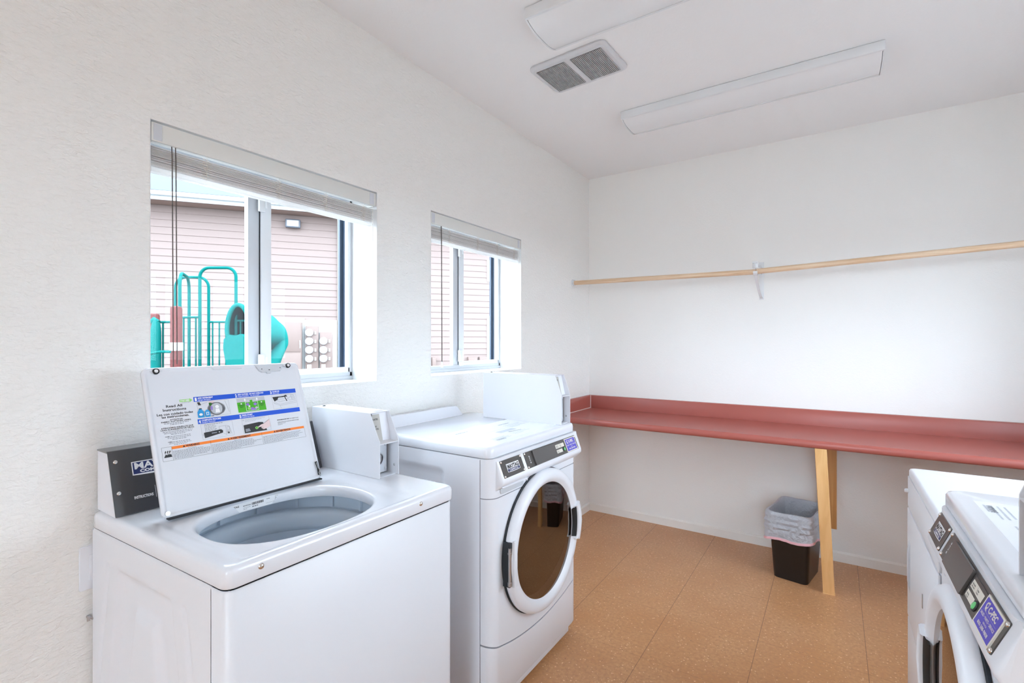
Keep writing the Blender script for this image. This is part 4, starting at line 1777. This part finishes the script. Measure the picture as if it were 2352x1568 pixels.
    # service note
    a.lines('greyprint', .342, .417, .2125, 1, .004, .0026, 3, seed=24)
    a.text('ink', 'ATTENTION: IN CASE OF VIBRATIONS', .342, .2095, .0026, 4, w=.073, bold=.01)
    a.text('ink', 'ATENCI\u00d3N: EN CASO DE VIBRACIONES', .342, .2020, .0026, 4, w=.073, bold=.01)
    a.lines('greyprint', .342, .372, .1995, 2, .0036, .0012, 3, seed=25)
    # warning table
    a.rect('orange', .043, .1725, .428, .1800)
    a.text('ink', 'WARNING', .0765, .1737, .0052, 2, w=.034, bold=.04)
    a.poly('ink', [(.069, .1737), (.0755, .1737), (.07225, .1790)], 2)
    a.text('ink', 'AVERTISSEMENT', .1925, .1737, .0052, 2, w=.060, bold=.04)
    a.poly('ink', [(.185, .1737), (.1915, .1737), (.18825, .1790)], 2)
    a.text('ink', 'ADVERTENCIA', .3310, .1737, .0052, 2, w=.050, bold=.04)
    a.poly('ink', [(.3235, .1737), (.330, .1737), (.32675, .1790)], 2)
    k = .0004
    for l_ in ((.0195, .1800, .043, .1800), (.0195, .1435, .0195, .1800), (.0195, .1435, .428, .1435), (.043, .1435, .043, .1800), (.139, .1435, .139, .1800), (.2855, .1435, .2855, .1800), (.428, .1435, .428, .1725)):
        a.line('ink', *l_, .0005, 3)
    for c0, c1, sd in ((.045, .137, 31), (.141, .283, 32), (.288, .426, 33)):
        a.text('greyprint', ('Fire Hazard', 'Risque d incendie', 'Peligro de incendio')[sd - 31], (c0 + c1) / 2, .1688, .0024, 3, w=.020, align='C')
        a.lines('greyprint', c0, c1, .1670, 7, .0033, .0013, 3, seed=sd)
    # pictogram of burning clothes
    a.poly('ink', [(.0225, .1530), (.0275, .1620), (.031, .1590), (.033, .1640), (.0365, .1600), (.0395, .1620), (.0415, .1530)], 3)
    for px in (.0275, .0325, .0375):
        a.poly('ink', [(px - .0015, .162), (px - .002, .167), (px + .0005, .171), (px + .002, .1675), (px + .0003, .166)], 3)
        a.disc('white', px + .001, .1610, .0010, 4, 8)
    b.build('instruction_sheet', None, o, smooth=0)
    return o


lid_build()

# console behind the lid
b = MB()
cy0, cy1, cz0_, cz1 = .528, .587, TH, 1.073
cx0, cx1 = -.012, .585
prof = [(cy0, cz0_), (cy1, cz1), (.652, cz1 - .001), (.652, cz0_)]
b.use('enamel_soft')
b.prism(prof, cx0, cx0 + .003, 'x')
b.prism(prof, cx1 - .003, cx1, 'x')
b.prism([(cy0 + .002, cz0_), (cy1 + .002, cz1 - .002), (.650, cz1 - .003), (.650, cz0_)], cx0 + .003, cx1 - .003, 'x')
b.use('console_top')
b.prism([(cy1 - .002, cz1 - .004), (cy1, cz1 + .001), (.653, cz1), (.653, cz1 - .004)], cx0 - .001, cx1 + .001, 'x')
cs = b.build('console', None, tl)
b = MB()
vd = Vector((0, cy1 - cy0, cz1 - cz0_)).normalized()
nn = Vector((1, 0, 0)).cross(vd)
O = Vector((0, cy0, cz0_)) + nn * .001
b.use('consolem')
A = [O + Vector((x, 0, 0)) + vd * v for x, v in ((cx0, .001), (cx1, .001), (cx1, .1705), (cx0, .1705))]
B = [p + nn * .0022 for p in A]
b.rings([A, B], capend=True)
a = Art(b, O + nn * .0022, (1, 0, 0), vd)
logo(a, .035, .098, .165, .134, True)
a.rect('navy', .0375, .1005, .1625, .1315, 3)
a.text('white', 'MAYTAG', .041, .1135, .0165, 4, w=.118, bold=.03)
a.text('white', 'COMMERCIAL', .052, .1032, .0075, 4, w=.096, bold=.05)
a.text('white', 'INSTRUCTIONS', .032, .0360, .0070, 3, w=.043, bold=.03)
a.line('white', .081, .030, .081, .062, .0009, 3)
a.rect('plate', .22, .03, .36, .06, 3)
fp = b.build('console_face', None, cs, smooth=0)
for x, v in ((.002, .141), (.001, .059), (.560, .141), (.560, .059)):
    q = O + nn * .0022 + Vector((x, 0, 0)) + vd * v
    b = MB()
    b.rings([[q + Vector((1, 0, 0)) * r_ * math.cos(2 * PI * k / 16) + vd * r_ * math.sin(2 * PI * k / 16) + nn * h for k in range(16)] for r_, h in ((.0055, 0), (.0052, .0018), (.0035, .003), (.0018, .0028), (.0012, .0018))], capend=True)
    b.build('screw', 'chrome', fp, smooth=50)
coin_box(tl, .598, .682, .240, .287, .605, TH, 1.030, 1.124, sticker=True)

# ================================================================== OUTLETS
ot = thing('switch_plate', 'white wall plate half hidden by the near corner of the top-loading washer', 'wall plate', (XW, .470, .759))
b = MB()
b.prism(rrect(-.037, -.058, .037, .058, .004, 3), .0005, .0065, 'x', .0015, 1)
b.build('cover_plate', 'plug', ot)
b = MB()
b.box(.006, -.0165, -.034, .0082, .0165, .034, .0008)
b.build('rocker', 'plug', ot)
ot = thing('wall_fitting', 'small metal fitting peeking out behind the near washer, below the white wall plate', 'fitting', (XW, .452, .628))
b = MB()
b.tube([(.0005, 0, 0), (.012, 0, 0)], .004, 12)
b.tube([(.012, -.004, .006), (.012, .008, -.006)], .0028, 10)
b.build('fitting_body', 'steel', ot)
b = MB()
b.box(.014, -.006, -.007, .017, .001, .007, .001)
b.build('fitting_tab', 'steel', ot)

# ================================================================== WASTEBASKET
wbk = thing('wastebasket', 'black wastebasket beside the wooden prop under the red counter', 'bin', (-.187, 3.312, 0), math.radians(-11))


def sq(hx, hy, z, r=.03, n=6, wob=0, seed=0, ph=0):
    rr = random.Random(seed)
    out = []
    P = rrect(-hx, -hy, hx, hy, r, n)
    # even resample so loops of different sizes match
    m_ = len(P)
    for i, (x, y) in enumerate(P):
        a = math.atan2(y, x)
        k = 1 + wob * (math.sin(3 * a + ph) * .5 + math.sin(7 * a + 2 * ph) * .3 + math.sin(13 * a + ph * 3) * .35)
        out.append((x * k, y * k, z + (wob * .25 * math.sin(5 * a + ph) if wob else 0)))
    return out


def dense(hx, hy, r, n=72):
    """rounded rectangle sampled evenly along its outline"""
    P = rrect(-hx, -hy, hx, hy, r, 6)
    P.append(P[0])
    d = [0]
    for p, q in zip(P, P[1:]):
        d.append(d[-1] + math.hypot(q[0] - p[0], q[1] - p[1]))
    out = []
    j = 0
    for i in range(n):
        s = d[-1] * i / n
        while d[j + 1] < s: j += 1
        t = (s - d[j]) / max(1e-9, d[j + 1] - d[j])
        out.append((P[j][0] + (P[j + 1][0] - P[j][0]) * t, P[j][1] + (P[j + 1][1] - P[j][1]) * t))
    return out


b = MB()
levels = [(.082, .128, .004, .024), (.088, .134, 0, .028), (.0885, .1345, .0035, .030), (.108, .168, .365, .034), (.113, .173, .370, .036), (.113, .173, .384, .036), (.109, .169, .385, .034), (.106, .166, .37, .033), (.086, .132, .006, .03)]
lp = [[(x, y, z_) for x, y in dense(hx, hy, r_)] for hx, hy, z_, r_ in levels]
V = b.rings(lp, capend=True)
b.bm.faces.new(V[0])
b.build('bin_body', 'bin', wbk, smooth=45)
b = MB()
b.use('bag')
lp = []
nn_ = 180
prof = [  # (hx, hy, z, amp, phase) inside up, over the rim, down outside
    (.080, .126, .03, .0, 0), (.094, .150, .20, .003, .4), (.098, .156, .30, .006, .9), (.102, .163, .350, .006, 1.4), (.106, .167, .378, .006, 1.6), (.110, .170, .388, .004, 1.8), (.1155, .1755, .389, .005, 2.0),
    (.118, .178, .380, .010, 2.3), (.1205, .1805, .368, .013, 2.6), (.1185, .1785, .352, .010, 3.0), (.1215, .1815, .338, .015, 3.4), (.118, .178, .322, .010, 3.8), (.1215, .1815, .305, .015, 4.3), (.1185, .1785, .290, .011, 4.7), (.1225, .1825, .272, .014, 5.0), (.1215, .1815, .258, .010, 5.2), (.1245, .1845, .244, .010, 5.5)]
for hx, hy, z_, am, ph in prof:
    L_ = []
    for i, (x, y) in enumerate(dense(hx, hy, .036, nn_)):
        a = 2 * PI * i / nn_
        w_ = math.sin(5 * a + ph) * .35 + math.sin(11 * a + ph * 2) * .3 + abs(math.sin(17 * a + ph * 1.5)) * .35 + math.sin(29 * a + ph) * .18
        k = 1 + am * 6 * (.5 + .5 * w_) * (1 if z_ > .24 else 0) * (1 if hx > .112 else -1)
        dz = (.012 * math.sin(2 * a + 1) + .008 * math.sin(5 * a + ph)) * (1 if hx > .112 and z_ < .3 else .25)
        L_.append((x * k, y * k, z_ + dz))
    lp.append(L_)
b.rings(lp)
bg_ = b.build('bag_film', None)
bg_.location = (-.187, 3.312, 0)
bg_.rotation_euler = (0, 0, math.radians(-11))
bg_.name = 'bin_liner'
tag(bg_, 'crumpled translucent white bag lining the black wastebasket', 'bag')
b = MB()
last = lp[-1]
out2 = [(x * 1.003, y * 1.003, z_ + .004) for x, y, z_ in last]
out3 = [(x * 1.008, y * 1.006, z_ - .010) for x, y, z_ in last]
b.rings([out2, [(x * 1.012, y * 1.01, z_ - .003) for x, y, z_ in last], out3])
sd = [(-.124 - .004 * math.sin(k * 1.3), -.10 + .004 * math.sin(k * 2.1), .262 + k * .010) for k in range(9)]
b.tube(sd, [.007, .009, .006, .008, .006, .008, .005, .007, .004], 8)
b.build('drawstring', 'pinktape', bg_)

# ================================================================== OUTSIDE
b = MB()
b.box(-60, -60, -.35, XW - .2, 60, -.15)
b.box(XR + .2, -60, -.35, 40, 60, -.15)
b.box(XW - .2, -60, -.35, XR + .2, YN - .2, -.15)
struct(b, 'courtyard_ground', 'groundm')
th = math.atan2(.79863551, .60181502)
nb = thing('neighbour_building', 'pink clapboard building with white fascia and grey roof seen through both windows', 'building', (-11.236, 4.841, 0), th)
LX0, LX1 = -6, 14
b = MB()
ex = .15
z = -.15
while z < 4.25:                                # lapped boards
    b.prism([(0, z), (-.020, z), (-.006, z + ex), (0, z + ex)], LX0, LX1, 'x')
    z += ex
b.box(LX0, 0, -.15, LX1, .2, 4.3)
b.build('siding_wall', 'sidingm', nb, smooth=0)
b = MB()
b.box(LX0, -.48, 4.20, LX1, .1, 4.215)
b.build('soffit', 'soffit', nb)
b = MB()
b.box(LX0, -.51, 4.185, LX1, -.48, 4.335, .006)
b.box(LX0, -.60, 4.26, LX1, -.51, 4.345, .012)
b.build('fascia', 'fascia', nb)
b = MB()
b.prism([(-.53, 4.35), (-.53, 4.37), (5, 6.8), (5, 6.7)], LX0, LX1, 'x')
b.build('roof', 'roofm', nb)
b = MB()
b.tube([(2.85, -.48, 4.2), (2.85, -.42, 4.1), (2.85, -.07, 3.95), (2.85, -.06, .62), (2.85, -.12, .5)], .035, 12)
b.build('downspout', 'trimw', nb)
b = MB()
for q in ((6.40, 2.90, 6.60, 3.45), (6.40, .84, 6.60, 2.03)):
    b.box(q[0], -.035, q[1], q[2], 0, q[3])
b.box(2.10, -.05, .5, 2.80, -.021, 1.86)
b.box(1.56, -.05, .5, 2.12, -.021, 1.90)
b.build('window_trim', 'trimw', nb)


def place(o, x, y, z_):
    c, s_ = math.cos(th), math.sin(th)
    o.location = (-11.236 + x * c - y * s_, 4.841 + x * s_ + y * c, z_)
    o.rotation_euler = (0, 0, th)


fl = thing('wall_light', 'square dark-framed floodlight mounted high on the pink building', 'light')
place(fl, 1.885, -.015, 3.99)
b = MB()
b.box(-.155, -.14, -.095, .155, -.06, .095, .02, 3)
b.box(-.06, -.07, -.05, .06, .012, .05, .006)
b.build('lamp_housing', 'darkframe', fl)
b = MB()
b.box(-.118, -.147, -.064, .118, -.139, .064, .004)
b.build('lamp_lens', 'fascia', fl)
cb = thing('utility_cabinet', 'tall pinkish utility cabinet on the pink building left of the meters', 'cabinet')
place(cb, 1.86, -.05, .45)
b = MB()
b.box(-.215, -.20, 0, .215, -.004, 1.35, .012)
b.build('cabinet_body', 'utility', cb)
b = MB()
b.box(-.195, -.212, .70, .195, -.200, 1.33, .005)
b.box(-.195, -.212, .03, .195, -.200, .67, .005)
b.build('cabinet_door', 'utility', cb)
b = MB()
b.box(.17, -.222, .78, .19, -.212, .95, .003)
b.build('latch', 'trimw', cb)
for (mx, zt, ms, lab) in ((2.28, 1.72, (1.572, 1.38, 1.187, .99), 'taller bank of four round electric meters on the pink building'),
                          (2.575, 1.59, (1.385, 1.186, .992), 'shorter bank of three round electric meters on the pink building')):
    mb_ = thing('meter_bank', lab, 'electric meter')
    place(mb_, mx, -.05, .0)
    b = MB()
    b.box(-.135, -.12, .70, .135, -.002, zt, .008)
    b.build('meter_panel', 'utility', mb_)
    for zc in ms:
        b = MB()
        b.lathe([(.086, -.12), (.088, -.15), (.080, -.20), (.05, -.215), (0, -.217)], (-.055, 0, zc), 'y', n=28)
        b.build('electric_meter', 'meterg', mb_)
        b = MB()
        b.box(.050, -.14, zc - .04, .090, -.12, zc + .03, .004)
        b.build('breaker', 'trimw', mb_)
    b = MB()
    b.box(-.10, -.132, .74, -.01, -.12, .86, .004)
    b.build('label_plate', 'trimw', mb_)
# small boxes low on the siding behind the second window
for x, w_, lab in ((5.03, .10, 'small utility box low on the siding, left part of the second window'), (6.0, .24, 'wide utility box low on the siding seen through the second window'), (6.27, .20, 'utility box beside the white trim seen through the second window')):
    o = thing('utility_box', lab, 'box')
    place(o, x, -.02, .62)
    b = MB()
    b.box(-w_ / 2, -.12, 0, w_ / 2, -.002, .37, .01)
    b.build('box_body', 'utility', o)
    b = MB()
    b.box(-w_ / 2 + .01, -.128, .02, w_ / 2 - .01, -.12, .33, .004)
    b.build('box_cover', 'utility', o)
b = MB()
b.tube([(2.93, -.06, -.15), (2.93, -.06, 1.1)], .03, 12)
b.build('conduit', 'trimw', nb)
b = MB()
b.box(2.87, -.13, 1.0, 2.99, -.03, 1.22, .01)
b.build('conduit_box', 'trimw', nb)

# ---- playground
pg = thing('playground_structure', 'teal and brown playground climber with arches and a tube slide outside the near window', 'playground', (-7.4, 3.2, -.15))
OX, OY, OZ = -7.4, 3.2, -.15


def L(p):
    return (p[0] - OX, p[1] - OY, p[2] - OZ)


def arch(p, q, zt, zb, r, rad=.022):
    """upside-down U between plan points p and q"""
    p, q = Vector((*p, 0)), Vector((*q, 0))
    d = (q - p)
    Ln = d.length
    d.normalize()
    pts = [p + Vector((0, 0, zb)), p + Vector((0, 0, zt - r))]
    for k in range(1, 9):
        a = PI / 2 * k / 8
        pts.append(p + d * (r - r * math.cos(a)) + Vector((0, 0, zt - r + r * math.sin(a))))
    for k in range(0, 9):
        a = PI / 2 * k / 8
        pts.append(q - d * (r - r * math.sin(a)) + Vector((0, 0, zt - r + r * math.cos(a))))
    pts.append(q + Vector((0, 0, zb)))
    b = MB()
    b.tube([L(v) for v in pts], rad, 12)
    return b.build('arch_bar', 'teal', pg)


arch((-7.408, 3.242), (-6.986, 3.522), 2.402, -.15, .13, .021)
arch((-8.598, 3.412), (-8.165, 3.700), 2.375, -.15, .16, .021)
arch((-7.755, 3.132), (-8.42, 3.53), 2.36, -.15, .20, .022)


def rail(p, q, zt, zb, n, rad=.012, top=.016, ends=False):
    b = MB()
    p, q = Vector((*p, 0)), Vector((*q, 0))
    b.tube([L(p + Vector((0, 0, zt))), L(q + Vector((0, 0, zt)))], top, 10)
    b.tube([L(p + Vector((0, 0, zb))), L(q + Vector((0, 0, zb)))], top, 10)
    r_ = b.build('guard_rail', 'teal', pg)
    for k in range(n):
        s_ = p.lerp(q, (k + .5) / n)
        b = MB()
        b.tube([L(s_ + Vector((0, 0, zb))), L(s_ + Vector((0, 0, zt)))], rad, 8)
        b.build('baluster', 'teal', r_)


rail((-7.744, 3.139), (-7.42, 3.235), 1.71, .55, 3)
rail((-8.155, 3.706), (-7.90, 3.88), 1.675, .55, 3)
rail((-6.98, 3.53), (-6.70, 3.70), 1.66, .55, 3)
rail((-7.758, 2.769), (-7.46, 2.97), 1.632, .55, 3)
for p, zt in (((-7.344, 2.924), 1.84), ((-8.176, 2.972), 1.77)):
    b = MB()
    b.lathe([(.068, -.15 - OZ), (.068, zt - .03 - OZ), (.060, zt - .01 - OZ), (.04, zt - OZ), (0, zt + .004 - OZ)], (p[0] - OX, p[1] - OY, 0), 'z', n=20)
    ps = b.build('post', 'post', pg)
    for zc in (1.30,):
        b = MB()
        b.lathe([(.072, -.055), (.078, -.05), (.078, .05), (.072, .055)], (p[0] - OX, p[1] - OY, zc - OZ), 'z', n=20)
        b.build('post_clamp', 'trimw', ps)
b = MB()
b.tube([L((-7.572, 2.773, z_)) for z_ in (-.1, .5, 1.0, 1.5, 1.60, 1.66)], [.062, .062, .062, .06, .05, .03], 16)
b.tube([L((-7.62, 2.74, 1.62)), L((-7.60, 2.76, 1.66)), L((-7.56, 2.79, 1.62))], .04, 12)
b.build('slide_rail', 'tealp', pg)
b = MB()
b.tube([L(p) for p in ((-7.55, 2.53, 1.12), (-7.47, 2.59, 1.17), (-7.38, 2.66, 1.215), (-7.28, 2.72, 1.235), (-7.18, 2.79, 1.235))], .018, 10)
b.build('hand_bar', 'teal', pg)
# deck platform
b = MB()
q = [L((-8.1, 3.0, 0)), L((-7.3, 3.0, 0)), L((-6.9, 3.6, 0)), L((-8.0, 3.85, 0))]
b.prism([(v[0], v[1]) for v in q], .60 - OZ, .66 - OZ, 'z')
b.build('platform', 'post', pg)
# hooded tube slide: an entrance hood facing the window, then a tube bending down to the right
cx, cy = -6.86, 3.42
f_ = Vector((-.5534, .8329, 0))
rt = Vector((.8329, .5534, 0))
b = MB()
loops = []
ctr = Vector((-6.80, 3.46, 1.52))
hood = []
for k in range(40):
    a = 2 * PI * k / 40
    hood.append((math.cos(a), math.sin(a)))
pth = [(0, 0, 0), (.03, .25, -.01), (.12, .50, -.04), (.24, .66, -.16), (.26, .60, -.42), (.16, .42, -.70), (.02, .40, -.95)]
for i, (u_, w_, dz) in enumerate(pth):
    wd, ht = (.155, .35) if i == 0 else ((.20, .34) if i == 1 else (.27, .30))
    if i >= 3: wd, ht = .28, .28
    d_ = f_ if i < 2 else (f_ * (1 - .22 * (i - 1)) + rt * .22 * (i - 1)).normalized()
    side = Vector((d_.y, -d_.x, 0))
    c = ctr + rt * u_ + f_ * w_ + Vector((0, 0, dz))
    loops.append([L(c + side * wd * x + Vector((0, 0, ht * y * (1.0 if y > 0 else .55)))) for x, y in hood])
b.rings(loops)
b.build('tube_slide', 'tealp', pg, smooth=60)
b = MB()                                       # rolled lip of the hood
b.tube([p for p in loops[0]], .03, 10, closed=True)
b.build('slide_lip', 'tealp', pg, smooth=60)
b = MB()                                       # shade deep in the tube, painted as a darker teal
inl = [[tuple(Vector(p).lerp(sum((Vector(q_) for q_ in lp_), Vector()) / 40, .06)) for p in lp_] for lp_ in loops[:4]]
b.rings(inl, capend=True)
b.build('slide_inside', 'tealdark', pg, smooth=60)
b = MB()                                       # moulded entry panel below the hood
pr_ = [(-.165, 1.40), (-.175, 1.28), (-.15, 1.15), (-.11, 1.0), (-.10, .60), (.12, .60), (.13, 1.0), (.17, 1.15), (.19, 1.28), (.18, 1.42), (.09, 1.47), (0, 1.44), (-.08, 1.46)]
A = [L(ctr + rt * x + Vector((0, 0, z_ - 1.52)) - f_ * .045) for x, z_ in pr_]
B = [L(ctr + rt * x * .86 + Vector((0, 0, z_ - 1.52)) - f_ * .10) for x, z_ in pr_]
C = [L(ctr + rt * x + Vector((0, 0, z_ - 1.52)) + f_ * .16) for x, z_ in pr_]
b.rings([C, A, B], capend=True)
b.build('entry_panel', 'tealp', pg, smooth=50)
b = MB()
b.tube([L(ctr + rt * x + f_ * (.04 - 1.3 * x * x) * -1 + Vector((0, 0, zz))) for x, zz in ((-.16, -.17), (-.10, -.21), (0, -.235), (.10, -.21), (.16, -.17))], .028, 10)
b.build('entry_roll', 'tealp', pg, smooth=60)
